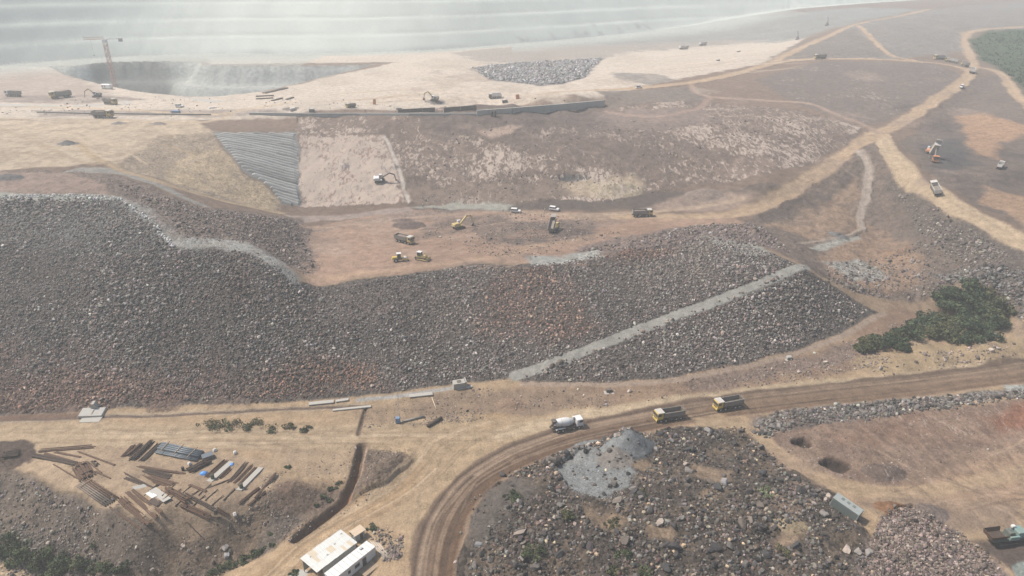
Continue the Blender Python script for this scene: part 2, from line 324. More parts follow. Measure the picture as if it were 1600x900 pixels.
# upper left fill and ridge
area([(-300,268),(0,266),(100,268),(178,274),(250,300),(330,325),(465,340),(490,362),(484,385),(502,408),(484,438),(440,410),(400,388),(280,384),(240,342),(185,306),(0,303),(-300,302)], (.19,.148,.125), stone=.7, soft=1.4, warp=4.5, reg='rubble_slope')
area([(-300,270),(0,268),(110,272),(165,290),(170,304),(0,303),(-300,301)], (.30,.225,.185), soft=1, stone=.2)
area([(130,262),(180,264),(260,292),(300,312),(330,325),(300,316),(180,272),(90,270)], (.33,.32,.29), soft=.6, a=.8)
# embankment faces
DAM = [(-400,300),(0,305),(90,307),(185,309),(240,343),(278,388),(330,386),(400,393),(440,413),(470,441),(482,443),(560,437),(650,426),(740,412),(820,413),(900,403),(1000,389),(1100,373),(1180,385),(1255,419),(1310,450),(1372,489),(1330,513),(1250,546),(1150,573),(1040,593),(950,599),(820,598),(800,592),(720,599),(640,611),(560,619),(450,629),(300,633),(150,641),(0,651),(-400,700)]
area(DAM, (.105,.09,.08), soft=.6, warp=.8, stone=1, pale=0, reg='embankment')
area([(0,550),(150,555),(300,570),(420,600),(300,632),(0,648),(-200,660),(-200,560)], (.155,.105,.085), soft=5, warp=8, stone=1, a=.8)
area([(450,455),(640,440),(760,430),(700,480),(520,500)], (.15,.118,.105), soft=5, warp=8, a=.8)
area([(-300,312),(0,312),(200,318),(280,400),(150,400),(0,390),(-300,390)], (.165,.165,.158), soft=6, warp=8, a=.7)
area([(-300,302),(0,303),(100,303),(185,306),(196,314),(100,313),(0,314),(-300,314)], (.36,.35,.31), soft=.6, stone=.1)
area([(180,304),(235,330),(262,350),(280,380),(262,390),(232,352),(185,318)], (.27,.265,.25), soft=2.5, warp=3, a=.7, mott=.4, stone=.8)
area([(262,380),(290,372),(350,373),(400,384),(440,408),(470,436),(478,458),(462,446),(430,420),(395,396),(330,391),(280,392)], (.33,.325,.30), soft=1.5, warp=2.5, mott=.25, stone=.5)
area([(820,402),(935,390),(960,398),(900,410),(835,416)], (.35,.345,.315), soft=.8)
area([(1100,368),(1140,374),(1185,382),(1210,402),(1170,400),(1110,382)], (.32,.315,.28), soft=1.2, a=.8, stone=.6)
band([(806,588),(850,573),(900,553),(1000,515),(1100,477),(1200,438),(1260,417)], 3.6, (.35,.34,.305), warp=.6, soft=.4, reg='gravel_ramp', berm=0)
# lower ground
LOW = (.40,.295,.195)
area([(820,600),(950,604),(1040,598),(1150,578),(1250,552),(1330,520),(1395,490),(1440,490),(1400,530),(1440,548),(1300,590),(1100,622),(900,640),(760,650),(700,640)], (.295,.205,.145), soft=1.5, warp=3, mott=.3)
area([(560,640),(640,622),(760,612),(900,610),(960,625),(900,640),(820,650),(760,645),(690,670),(560,675)], (.285,.21,.15), soft=2, warp=4, mott=.4)
area([(1060,600),(1250,560),(1330,530),(1345,560),(1250,585),(1100,612)], (.235,.175,.14), soft=1.5, warp=3, stone=.4)
area([(1395,475),(1440,490),(1450,520),(1380,545),(1340,520),(1376,492)], (.28,.19,.135), soft=1.5, mott=.3)
area([(1440,425),(1600,420),(1700,430),(1700,540),(1600,520),(1580,470),(1480,440)], (.165,.145,.13), soft=2, stone=1, mott=.15)
area([(1570,505),(1640,480),(1800,480),(1800,560),(1600,545)], (.35,.26,.185), soft=2)
area([(1330,565),(1380,552),(1450,540),(1600,525),(1700,520),(1700,545),(1500,575),(1380,585)], (.38,.285,.18), soft=1, mott=.3)
area([(0,700),(-200,700),(-200,900),(0,905),(300,905),(420,860),(500,800),(550,765),(450,765),(432,775),(332,820),(240,828),(120,775),(60,750),(0,720)], (.14,.115,.097), soft=1, warp=2, stone=.6, mott=.15, reg='yard_slope')
area([(270,835),(330,822),(425,775),(440,790),(380,850),(280,890),(240,850)], (.215,.16,.115), soft=2, warp=4, mott=.3)
area([(-60,690),(0,716),(60,744),(120,770),(180,800),(240,829),(300,834),(345,822),(390,794),(432,768),(445,745),(420,720),(300,695)], (.43,.325,.225), soft=.6, warp=1.5, stone=.1)
area([(120,720),(200,705),(330,700),(420,720),(400,770),(330,815),(240,820),(150,780)], (.25,.18,.13), soft=3, warp=5, mott=.6, mscale=5, a=.38)
area([(0,885),(60,890),(110,920),(-100,930),(-100,880)], (.43,.33,.22), soft=1)
area([(435,768),(460,755),(520,752),(540,770),(480,800),(440,800)], (.20,.14,.105), soft=2, warp=3, mott=.4, stone=.4)
area([(572,697),(630,697),(646,712),(632,738),(590,775),(548,802),(538,786),(560,742)], (.17,.128,.098), soft=1.2, warp=3.5, stone=.6, mott=.2)
area([(420,690),(560,690),(550,740),(480,745),(420,720)], (.43,.325,.225), soft=2, mott=.35)
area([(880,690),(960,675),(1130,668),(1160,665),(1200,700),(1260,745),(1330,790),(1360,850),(1400,905),(1100,960),(720,960),(705,830),(735,775),(790,735)], (.088,.072,.061), soft=1, warp=2, stone=.85, mott=.15, reg='rubble_ground')
for q in [[(1215,835),(1260,815),(1250,850),(1210,855)],[(985,715),(1010,715),(1030,735),(985,730)],[(1080,720),(1150,735),(1140,755),(1080,745)],[(1010,820),(1060,830),(1050,845),(1010,840)],[(1100,765),(1125,760),(1120,785),(1095,780)],[(920,790),(960,800),(990,820),(960,830),(915,810)]]:
    area(q, (.29,.215,.15), soft=1.2, warp=2.5, a=.8, stone=.3)
area([(710,840),(760,760),(800,745),(850,760),(800,800),(760,860)], (.13,.112,.098), soft=2, warp=4, stone=.3)
area([(1170,650),(1300,640),(1450,640),(1620,625),(1800,610),(1800,780),(1600,770),(1400,760),(1300,740),(1220,700)], (.225,.158,.122), soft=1.2, warp=2.5, mott=.2, pale=.36, stone=.3, reg='cleared_ground')
area([(1260,672),(1330,668),(1400,650),(1600,640),(1700,650),(1700,690),(1500,690),(1330,700)], (.255,.165,.12), soft=3, warp=5, a=.7)
area([(1600,632),(1640,628),(1800,640),(1800,700),(1620,690),(1570,680),(1545,655)], (.26,.13,.085), soft=2)
area([(1400,755),(1480,735),(1560,700),(1640,680),(1800,690),(1800,800),(1600,800),(1450,790),(1330,770)], (.40,.28,.19), soft=3, warp=5, mott=.2)
area([(1330,780),(1400,772),(1600,790),(1600,830),(1500,835),(1450,815)], (.29,.215,.16), soft=3, mott=.3)
area([(1380,800),(1420,790),(1500,830),(1560,880),(1580,905),(1400,960),(1340,905),(1360,840)], (.21,.165,.14), soft=1, stone=1, reg='rubble_ground')
area([(1525,850),(1620,835),(1750,850),(1750,960),(1590,905)], (.13,.10,.085), soft=1.2)
area([(1580,890),(1620,880),(1650,910),(1590,915)], (.30,.33,.30), soft=.4)
area([(1215,640),(1290,632),(1430,620),(1560,612),(1640,602),(1640,612),(1500,630),(1350,650),(1240,668),(1160,668)], (.19,.175,.16), soft=1, stone=1)
area([(1565,600),(1620,590),(1660,605),(1610,625),(1570,612)], (.35,.36,.33), soft=1, stone=.5)
area([(800,71),(1000,50),(1200,26),(1330,12),(1440,14),(1400,24),(1335,36),(1290,48),(1240,64),(1150,62),(950,70)], (.25,.25,.232), soft=4, warp=8, stone=.6, mott=.3)
# roads
R_TAN=(.45,.335,.215)
band([(-300,730),(0,683),(150,680),(300,684),(450,684),(560,682),(680,672)], 10.5, (.44,.335,.225), rut=.22, reg='dirt_road', seed=1, soft=1.2)
band([(-300,694),(0,660),(150,652),(300,645),(450,640),(570,632)], 2.2, (.42,.33,.235), rut=.15, seed=41, soft=.5)
band([(375,940),(428,900),(476,856),(552,808),(624,768),(668,728),(704,688),(780,660)], 9.0, (.42,.30,.185), rut=.22, reg='dirt_road', seed=2, soft=1.0, berm=.0)
area([(560,690),(680,662),(900,640),(900,668),(800,700),(720,745),(672,800),(650,905),(640,905),(640,830),(590,812),(640,765),(660,725)], (.42,.315,.205), soft=1.2, mott=.2, reg='dirt_road')
band([(1900,520),(1700,549),(1600,567),(1450,588),(1300,603),(1150,617),(1000,637),(880,655),(780,680)], 5.0, (.49,.385,.265), rut=.15, reg='haul_road', seed=3, soft=1)
HB=(.105,.072,.052)
HAUL = [(1900,538),(1700,563),(1600,580),(1450,600),(1300,616),(1150,633),(1040,651),(950,668),(880,686),(800,716),(742,752),(703,800),(684,850),(676,900),(672,980)]
band(HAUL, 10.4, HB, rut=.30, reg='haul_road', seed=4, soft=.55, warp=.5, cols=[(.36,.26,.185),(.135,.085,.056),(.15,.098,.067),(.115,.076,.052),(.145,.095,.066),(.22,.152,.106),(.125,.088,.066),(.36,.265,.19),(.115,.082,.062),(.18,.128,.093)][::-1])
band(HAUL[:7], 8.6, (.30,.215,.15), rut=.4, seed=9, soft=1.0, warp=1.2, a=.42)
band([(1120,650),(1170,672),(1215,705),(1262,738),(1330,762),(1420,768),(1520,755),(1600,735)], 4.6, (.42,.31,.205), rut=.2, reg='dirt_road', seed=6, soft=1, warp=1.2, a=.85)
area([(1080,650),(1150,655),(1200,690),(1160,680),(1100,668)], (.40,.30,.20), soft=1.2)
RW=(.43,.315,.215)
def road(px, w_, seed, col=RW, a=1.0, berm=.25): band(px, w_, col, rut=.2, reg='haul_road', seed=seed, soft=.8, warp=1.0, a=a, berm=berm, bermw=1.2)
road([(1900,520),(1700,432),(1620,390),(1560,358),(1500,326),(1450,293),(1415,266),(1390,238),(1378,212)], 8.5, 11, (.50,.385,.265))
road([(900,340),(1000,337),(1080,339),(1150,334),(1210,313),(1270,276),(1320,241),(1372,209),(1420,185),(1470,150),(1505,127),(1516,113),(1490,103),(1440,97),(1380,93),(1290,92),(1220,97),(1150,115),(1080,129),(1000,137),(930,141),(850,147)], 7.5, 12)
road([(1195,102),(1240,80),(1300,54),(1335,39),(1400,26),(1450,15)], 8, 13)
road([(1340,40),(1365,65),(1395,87),(1430,95)], 5, 14)
road([(1512,112),(1522,100),(1511,78),(1508,56),(1530,47),(1600,42),(1750,36)], 7, 15)
road([(1520,104),(1556,112),(1590,150),(1650,205),(1800,320)], 7, 16)
road([(1342,236),(1356,265),(1356,300),(1345,335),(1348,356)], 3.6, 17, (.36,.30,.25), berm=0)
road([(1348,356),(1320,368),(1240,380)], 1.6, 18, (.40,.33,.27), .7, 0)
road([(1080,132),(1105,150),(1250,160),(1300,176),(1345,193),(1372,207)], 4.6, 19, (.36,.26,.2), .85, 0)
road([(1110,152),(1090,170),(1020,182),(950,175)], 4, 20, (.34,.245,.195), .8, 0)
road([(480,432),(600,424),(720,408),(800,398),(830,385),(900,375),(1000,352),(1060,342)], 3.8, 21, (.43,.30,.21), .8, 0)
road([(800,331),(900,336),(1000,332),(1100,322),(1160,310)], 3, 22, (.42,.32,.235), .8, 0)
road([(470,352),(600,345),(740,332),(830,334)], 2.6, 23, (.39,.28,.21), .7, 0)
road([(120,222),(160,252),(250,285),(350,314),(440,333)], 3.4, 24, (.43,.325,.215), .9, 0)
road([(0,200),(120,250),(160,256)], 2.6, 25, (.37,.28,.19), .6, 0)
road([(-100,165),(100,168),(300,178),(380,172),(460,160)], 4.5, 26, (.50,.39,.275), .8, 0)
road([(0,185),(160,187),(300,192),(360,180)], 4, 27, (.47,.37,.265), .8, 0)
road([(600,213),(622,262),(640,317)], 1.8, 28, (.56,.50,.44), 1, .1)
band([(815,600),(950,601),(1040,596),(1150,576),(1250,550),(1330,518),(1382,490)], 1.7, (.37,.285,.22), warp=.4, soft=.35, reg='toe_path', seed=30)
band([(720,604),(640,617),(560,625)], 1.4, (.42,.40,.37), warp=.3, soft=.3, seed=31)
# tracks, scars, marks on the earth
rs = np.random.default_rng(5)
for k in range(16):
    u = 1310+k*17; v = 672+rs.uniform(-8, 8)
    band([(u, v), (u+30+rs.uniform(-6, 6), v+28), (u+62+rs.uniform(-10, 10), v+62)], .7+.5*rs.random(), [(.33,.235,.175), (.17,.12,.095)][k % 2], soft=.35, a=.55, seed=60+k)
for k in range(14):
    u = rs.uniform(100, 400); v = rs.uniform(685, 705); 
    band([(u, v), (u+60, v+rs.uniform(-8, 10)), (u+130, v+rs.uniform(-14, 20))], .5, (.30,.22,.155), soft=.3, a=.4, seed=80+k)
for (a0, b0, c0) in [((170,700),(205,715),(180,745)),((150,695),(190,712),(165,742)),((640,700),(655,760),(650,840)),((690,690),(670,730),(650,790)),((700,690),(682,735),(668,780))]:
    band([a0, b0, c0], .5, (.31,.235,.165), soft=.3, a=.5)
for k in range(26):
    u = rs.uniform(490, 900); v = rs.uniform(350, 425); 
    band([(u, v), (u+40, v-rs.uniform(0, 5)), (u+90, v-rs.uniform(2, 12))], .7, [(.30,.205,.155), (.46,.33,.24)][k % 2], soft=.35, a=.7, seed=120+k)
for k in range(40):
    u = rs.uniform(480, 740); v = rs.uniform(85, 165)
    if v > 150-(u-480)*.2:
        band([(u, v), (u+60, v-4), (u+140, v-rs.uniform(4, 14))], 2.5, [(.42,.32,.22), (.58,.48,.39)][k % 2], soft=.8, a=.7, seed=160+k)
for k in range(26):
    u = rs.uniform(960, 1150); v = rs.uniform(85, 118)
    band([(u, v), (u+50, v-4), (u+110, v-rs.uniform(6, 14))], 2.0, [(.40,.31,.23), (.60,.50,.41)][k % 2], soft=.8, a=.7, seed=200+k)
for k in range(22):
    u = rs.uniform(0, 250); v = rs.uniform(195, 245)
    band([(u, v), (u+30, v+rs.uniform(-3, 12)), (u+60, v+rs.uniform(-6, 22))], 1.0, [(.40,.30,.20), (.58,.46,.33)][k % 2], soft=.4, a=.75, seed=240+k)
for k in range(110):
    u, v, c_ = [(rs.uniform(470, 1000), rs.uniform(340, 425), [(.25,.19,.155), (.43,.32,.25), (.30,.20,.145)][k % 3]), (rs.uniform(1200, 1620), rs.uniform(650, 790), [(.17,.125,.10), (.33,.24,.18)][k % 2]), (rs.uniform(450, 1180), rs.uniform(90, 160), [(.42,.35,.28), (.55,.46,.36)][k % 2]), (rs.uniform(640, 1500), rs.uniform(110, 300), [(.17,.14,.12), (.29,.22,.18)][k % 2])][k % 4]
    a_ = rs.uniform(14, 45); b_ = a_*rs.uniform(.16, .3); area([(u-a_, v), (u-a_*.3, v-b_), (u+a_*.8, v-b_*.6), (u+a_, v+b_*.4), (u+a_*.2, v+b_), (u-a_*.6, v+b_*.7)], c_, soft=1.6, warp=5, a=.55, mott=.5, mscale=4)
for k in range(46):
    u = rs.uniform(-20, 640); v = rs.uniform(672, 696); c_ = [(.33,.245,.165), (.52,.41,.29)][k % 2]
    band([(u, v), (u+70, v+rs.uniform(-3, 3)), (u+170, v+rs.uniform(-6, 6))], .55, c_, soft=.22, warp=.2, a=.6, seed=400+k)
for k in range(24):
    o_ = rs.uniform(-34, 34); c_ = [(.31,.225,.15), (.52,.40,.275)][k % 2]; q = [(428+o_*.7, 900), (478+o_*.7, 856+o_*.1), (552+o_*.7, 810+o_*.15), (624+o_*.7, 768+o_*.2), (668+o_*.8, 728+o_*.3), (706+o_, 688+o_*.2), (790+o_, 660+o_*.1)]
    band(q[k % 3:k % 3+3+k % 3], .5, c_, soft=.22, warp=.25, a=.6, seed=460+k)
for k in range(26):
    o_ = rs.uniform(-1, 1); s_ = int(rs.integers(0, 9)); q = [(u+(20*o_ if v > 780 else 0), v+o_*11*(v < 780)) for u, v in HAUL[2:]][s_:s_+5]
    if len(q) > 2: band(q, .5, [(.10,.07,.052), (.34,.25,.18)][k % 2], soft=.22, warp=.15, a=.6, seed=500+k)
for k in range(30):
    u = rs.uniform(1340, 1600); v = rs.uniform(690, 800); d_ = rs.uniform(-.4, .9); L_ = rs.uniform(40, 120)
    band([(u, v), (u+L_*.5, v+L_*.5*d_), (u+L_, v+L_*d_+rs.uniform(-12, 12))], .55, [(.20,.14,.105), (.46,.34,.245)][k % 2], soft=.25, warp=.3, a=.5, seed=540+k)
for k in range(40):
    u = rs.uniform(640, 1330); v = rs.uniform(195, 300); band([(u, v), (u+rs.uniform(10, 40), v+rs.uniform(5, 18)), (u+rs.uniform(30, 80), v+rs.uniform(16, 34))], .8, [(.15,.112,.09), (.36,.285,.235)][k % 2], soft=.5, warp=1.5, a=.5, dz=-.3 if k % 2 == 0 else 0, seed=600+k)
# ------------------------------------------------------------------ relief features
pit = poly_w([(72,105),(110,121),(165,134),(220,143),(290,150),(350,149),(420,141),(500,123),(600,98),(560,101),(340,102),(310,97),(230,97),(165,99),(112,104)], lambda u, v: at_z(u, v, 45.3)); pit = spline(np.vstack([pit, pit[:1]]), 4)
I = np.nonzero(box(pit, 10))[0]; d = psd(VX[I]+2*NWX[I], VY[I]+2*NWY[I], pit)
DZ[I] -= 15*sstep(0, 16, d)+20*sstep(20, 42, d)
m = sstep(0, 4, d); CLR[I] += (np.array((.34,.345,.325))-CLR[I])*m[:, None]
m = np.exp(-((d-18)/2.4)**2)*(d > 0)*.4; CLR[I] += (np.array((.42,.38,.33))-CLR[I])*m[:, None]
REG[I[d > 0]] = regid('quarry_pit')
I = np.nonzero((dF.ravel() < 3) & (dF.ravel() > -150) & (VX < 420) & (VY > 500))[0]; m = sstep(np.where(VX[I] < -175, -150, np.where(VX[I] > 0, -110, -30)), -14, dF.ravel()[I])*.88*(1-.5*sstep(330, 420, VX[I])); CLR[I] += (np.array((.42,.44,.40))-CLR[I])*m[:, None]
CLR[:] += (np.array((.22,.24,.23))-CLR)*(.6*TOE*(VX < 900))[:, None]  # wall foot painted dark, as rubble lying in shade
for k in range(1, 4): CLR[:] *= (1-.16*np.exp(-((dF.ravel()-(25*k+2.5))/2.6)**2)*sstep(-.4, .2, fbm(VX, VY, 80, 2, 70+k)))[:, None]      # rubble along each terrace toe, its shade painted in as a dark line
# ridged fill
P = poly_w([(332,209),(463,208),(468,255),(470,320),(444,322),(420,292),(372,257)]); I = np.nonzero(box(P, 3))[0]
d = psd(VX[I], VY[I], P); ph = (VY[I]*.98+VX[I]*.06+1.2*fbm(VX[I], VY[I], 25, 2, 77))/3.3*2*math.pi
RIDGEP = P
pile(982,697,6.6,5.4,(.195,.205,.207),.05,1.15,.2,1,'gravel_heap')
area([(870,730),(920,705),(985,725),(1000,742),(985,765),(950,782),(900,770),(880,750)], (.25,.26,.255), soft=.8, warp=2, stone=.3, reg='gravel_heap')
pile(928,708,5.5,1.6,(.26,.27,.265),.2,1.3); pile(962,722,3.2,1.6,(.25,.225,.20),.1,1.4)
pile(903,712,4,1.2,(.27,.27,.26),.3,1.3)
for q in [(105,225,3.2,1.9,(.15,.145,.14)),(12,278,4,1.8,(.16,.15,.145)),(1325,797,2.8,1.2,None),(185,193,2.6,1.4,(.22,.2,.185)),(247,194,2.8,1.4,(.24,.21,.19)),(640,352,4.5,1.5,(.16,.12,.105)),(895,362,4.6,1.4,(.15,.115,.1)),(895,310,0.1,.1,None),(960,297,8,3.0,(.36,.30,.215)),(980,395,4,1.6,(.2,.15,.13)),(955,396,2.5,1.0,(.19,.145,.125)),(555,292,2,.5,(.2,.18,.165)),(1382,738,3.4,1.5,(.16,.12,.10)),(1395,795,2.6,1.2,(.25,.14,.08)),(1450,803,3,1.0,(.2,.16,.14)),(1235,822,2.6,1.3,(.33,.26,.17)),(1250,655,4,1.5,(.17,.135,.115)),(537,260,3,.8,(.22,.19,.18)),(610,262,3,.8,(.25,.22,.2)),(525,317,2,.9,(.2,.17,.16)),(1400,395,3.5,1.5,(.27,.18,.125)),(0,712,6,1.0,(.11,.08,.065)),(800,632,3,1.2,(.30,.21,.15)),(1180,365,5,1.5,None),(1100,305,6,2.4,(.27,.215,.18)),(630,345,3,.8,(.2,.15,.13)),(455,170,3,1,(.2,.17,.15)),(680,160,4,1.4,(.22,.19,.17)),(1310,368,3,1.0,(.2,.19,.18)),(1430,590,.1,.1,None),(1540,548,6,1.8,None),(1450,557,6,1.6,None),(1400,565,5,1.4,None),(575,768,4,1.6,None),(440,778,5,2.0,None),(470,772,5,1.6,None)]:
    pile(q[0], q[1], q[2], q[3], q[4], .3, 1.5)
_a, _b = at(640,708), at(552,788); pile(598,742,5.2,3.6,None,.5,2.0,math.atan2(_b[1]-_a[1], _b[0]-_a[0]))
for q in [(1254,690,2.2,2.4),(1306,725,2.9,2.6)]: hole(*q, col=(.075,.055,.045))
hole(900,277,3.2,1.6,(.12,.115,.11),3.0)
# trench with its ditch, gullies
band([(565,697),(561,720),(555,745),(548,765),(535,785),(505,808),(480,828),(462,842)], 3.4, (.20,.14,.10), warp=.5, soft=.9, dz=-2.6, reg='drain_ditch', seed=50)
band([(562,712),(556,738),(549,765),(535,785),(505,808),(480,828),(462,842)], .9, (.33,.18,.10), warp=.2, soft=.3)
band([(573,700),(566,730),(557,765),(540,790)], .6, (.40,.30,.22), warp=.2, soft=.3)
band([(572,636),(566,655),(560,678)], 1.3, (.16,.115,.085), warp=.3, soft=.4, dz=-1.1)
band([(-200,668),(0,657),(140,653),(300,647),(440,640),(570,634)], 1.1, (.17,.125,.10), warp=.4, soft=.3, dz=-.4)
band([(-200,661),(0,653),(120,649)], 1.6, (.20,.13,.095), warp=.2, soft=.3)
for k in range(26):                                   # berm scar lines on the road embankment
    u = 1410+k*11; v = 292+k*7.0; band([(u, v), (u-8-6*rs.random(), v+38), (u-30*rs.random(), v+78)], 1.2, (.16,.13,.112), soft=.8, a=.45, dz=-.35, seed=300+k)
for k in range(34):                                   # rain gullies on the yard slope
    u = 5+k*11; v = 728+0.36*min(u, 240)-.25*max(0, u-240); band([(u, v), (u+6, v+40), (u+14*rs.random(), v+85)], 1.0, (.19,.15,.118), soft=.8, a=.5, dz=-.35, seed=340+k)

# small relief everywhere
amp = np.where(VY > 560, .5, .32)
DZ += amp*fbm(VX, VY, 9, 4, 71)*.6+.10*fbm(VX, VY, 1.6, 3, 72)
rgh = {'rubble_ground': .7, 'yard_slope': .5, 'excavated_slope': .45, 'valley_slope': .55, 'rubble_slope': .5, 'sandy_slope': .45, 'cleared_ground': .12}
for nme, a_ in rgh.items():
    if nme in REGN:
        m = (REG == REGN.index(nme)); DZ[m] += a_*fbm(VX[m], VY[m], 3.5, 4, 73)
for nme, a_, sc_ in (('rubble_ground', 2.2, 14), ('valley_slope', 1.1, 10), ('excavated_slope', .8, 9), ('stockpile_ground', .7, 12), ('yard_slope', .8, 9), ('hill', 1.2, 22)):
    m = (REG == REGN.index(nme)); DZ[m] += a_*fbm(VX[m], VY[m], sc_, 3, 74)
for nme in ('haul_road', 'dirt_road'):
    m = (REG == REGN.index(nme)); DZ[m] *= .55
GZ = GZ+DZ.reshape(GZ.shape)
big = fbm(VX, VY, 28, 4, 91); CLR *= (1+.10*big)[:, None]
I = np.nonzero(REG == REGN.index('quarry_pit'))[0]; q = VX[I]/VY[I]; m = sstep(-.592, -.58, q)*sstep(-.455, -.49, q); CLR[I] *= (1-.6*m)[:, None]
lum = CLR.mean(1, keepdims=True); CLR = lum+(CLR-lum)*1.04
EK = .62+.14*sstep(300, 420, VY)+.2*wallm; CLR = CLR*EK[:, None]          # haze depth put into colour: near ground darker, plateau and far wall paler
CLR = np.clip(CLR, .015, .8)

# ------------------------------------------------------------------ ground material and meshes
def N(nt, t, **kw):
    n_ = nt.nodes.new(t)
    for k, v in kw.items(): setattr(n_, k, v)
    return n_
def ground_mat():
    m = bpy.data.materials.new('earth'); m.use_nodes = True; nt = m.node_tree; L = nt.links.new
    b = nt.nodes['Principled BSDF']; b.inputs['Roughness'].default_value = .95; b.inputs['Specular IOR Level'].default_value = .15
    geo = N(nt, 'ShaderNodeNewGeometry'); ca = N(nt, 'ShaderNodeAttribute', attribute_name='soil'); sa = N(nt, 'ShaderNodeAttribute', attribute_name='stone'); pa = N(nt, 'ShaderNodeAttribute', attribute_name='pale')
    def noise(scale, det, rough=.6, vec=None):
        q = N(nt, 'ShaderNodeTexNoise'); q.inputs['Scale'].default_value = scale; q.inputs['Detail'].default_value = det; q.inputs['Roughness'].default_value = rough
        L(vec or geo.outputs['Position'], q.inputs['Vector']); return q.outputs['Fac']
    def math_(op, a, b_, c=None):
        q = N(nt, 'ShaderNodeMath', operation=op)
        for i, x in enumerate([a, b_, c]):
            if x is None: continue
            if isinstance(x, (int, float)): q.inputs[i].default_value = x
            else: L(x, q.inputs[i])
        return q.outputs[0]
    n1 = noise(.35, 5, .65); n2 = noise(2.2, 4, .7); n5 = noise(7.0, 3, .7)
    var = math_('ADD', math_('MULTIPLY_ADD', n1, 1.3, .35), math_('ADD', math_('MULTIPLY_ADD', n2, 1.3, -.65), math_('MULTIPLY_ADD', n5, 1.1, -.55)))
    vo = N(nt, 'ShaderNodeTexVoronoi'); vo.inputs['Scale'].default_value = 1.3; L(geo.outputs['Position'], vo.inputs['Vector'])
    sep = N(nt, 'ShaderNodeSeparateColor'); L(vo.outputs['Color'], sep.inputs[0])
    cell = math_('MULTIPLY_ADD', sep.outputs[0], 1.1, -.5)
    var2 = math_('MULTIPLY_ADD', math_('MULTIPLY', cell, sa.outputs['Fac']), .9, var)
    mx = N(nt, 'ShaderNodeMix', data_type='RGBA', blend_type='MULTIPLY'); mx.inputs[0].default_value = 1
    cl_ = N(nt, 'ShaderNodeAttribute', attribute_name='calm'); var2 = math_('MULTIPLY_ADD', math_('SUBTRACT', var2, 1.0), math_('SUBTRACT', 1.0, cl_.outputs['Fac']), 1.0)
    cmb = N(nt, 'ShaderNodeCombineColor'); [L(var2, cmb.inputs[i]) for i in range(3)]
    L(ca.outputs['Color'], mx.inputs[6]); L(cmb.outputs[0], mx.inputs[7])
    # pale clay scraped bare in broken streaks
    mp = N(nt, 'ShaderNodeMapping'); mp.inputs['Rotation'].default_value = (0, 0, R(35)); mp.inputs['Scale'].default_value = (.55, .23, .35); L(geo.outputs['Position'], mp.inputs['Vector'])
    n3 = N(nt, 'ShaderNodeTexNoise'); n3.inputs['Scale'].default_value = 1.0; n3.inputs['Detail'].default_value = 6; n3.inputs['Roughness'].default_value = .72; n3.inputs['Distortion'].default_value = .8; L(mp.outputs[0], n3.inputs['Vector'])
    n4 = noise(.035, 2)
    th = math_('ADD', math_('MULTIPLY_ADD', pa.outputs['Fac'], .40, -.76), math_('ADD', n3.outputs['Fac'], math_('MULTIPLY_ADD', n4, .5, -.25)))
    fac = math_('MINIMUM', math_('MAXIMUM', math_('MULTIPLY', th, 9.0), 0.0), math_('MULTIPLY', pa.outputs['Fac'], 1.4))
    fac = math_('MINIMUM', fac, .85)
    mx2 = N(nt, 'ShaderNodeMix', data_type='RGBA'); L(fac, mx2.inputs[0]); L(mx.outputs[2], mx2.inputs[6]); mx2.inputs[7].default_value = (.36, .295, .245, 1)
    L(mx2.outputs[2], b.inputs['Base Color'])
    bp = N(nt, 'ShaderNodeBump'); bp.inputs['Strength'].default_value = .85; bp.inputs['Distance'].default_value = .5; L(math_('SUBTRACT', .85, cl_.outputs['Fac']), bp.inputs['Strength'])
    hh = math_('ADD', math_('MULTIPLY', n2, .5), math_('ADD', n1, math_('MULTIPLY', math_('MULTIPLY', vo.outputs['Distance'], sa.outputs['Fac']), -.8)))
    L(hh, bp.inputs['Height']); L(bp.outputs[0], b.inputs['Normal'])
    return m
M_EARTH = ground_mat()
VZ = GZ.ravel(); CALM = wallm*.8
idx = np.arange(NR*NC).reshape(NR, NC)
QUADS = np.stack([idx[:-1, :-1], idx[:-1, 1:], idx[1:, 1:], idx[1:, :-1]], -1).reshape(-1, 4)
def mesh_np(name, co, faces, k, mat, attrs=(), smooth=False):
    me = bpy.data.meshes.new(name); nf = len(faces)
    me.vertices.add(len(co)); me.vertices.foreach_set('co', np.ascontiguousarray(co, np.float32).ravel())
    me.loops.add(nf*k); me.loops.foreach_set('vertex_index', np.ascontiguousarray(faces, np.int32).ravel())
    me.polygons.add(nf); me.polygons.foreach_set('loop_start', np.arange(0, nf*k, k, dtype=np.int32))
    me.polygons.foreach_set('use_smooth', np.full(nf, smooth, bool))
    me.update(calc_edges=True)
    for an, ty, dat in attrs:
        a_ = me.attributes.new(an, ty, 'POINT')
        if ty == 'FLOAT_COLOR': a_.data.foreach_set('color', np.c_[dat, np.ones(len(dat))].astype(np.float32).ravel())
        else: a_.data.foreach_set('value', dat.astype(np.float32))
    if mat: me.materials.append(mat)
    return me
def link(name, me, parent=None):
    o = bpy.data.objects.new(name, me); COL.objects.link(o)
    if parent is not None: o.parent = parent
    return o
QREG = np.sort(REG[QUADS], 1)[:, 1]
SETTING = {}
for i, nm in enumerate(REGN):
    q = QUADS[QREG == i]
    if not len(q): continue
    us, inv = np.unique(q, return_inverse=True)
    co = np.c_[VX[us], VY[us], VZ[us]]
    me = mesh_np(nm, co, inv.reshape(-1, 4), 4, M_EARTH, [('soil', 'FLOAT_COLOR', CLR[us]), ('stone', 'FLOAT', STONE[us]), ('pale', 'FLOAT', PALE[us]), ('calm', 'FLOAT', CALM[us])], True)
    SETTING[nm] = tag(link(nm, me), kind='structure')

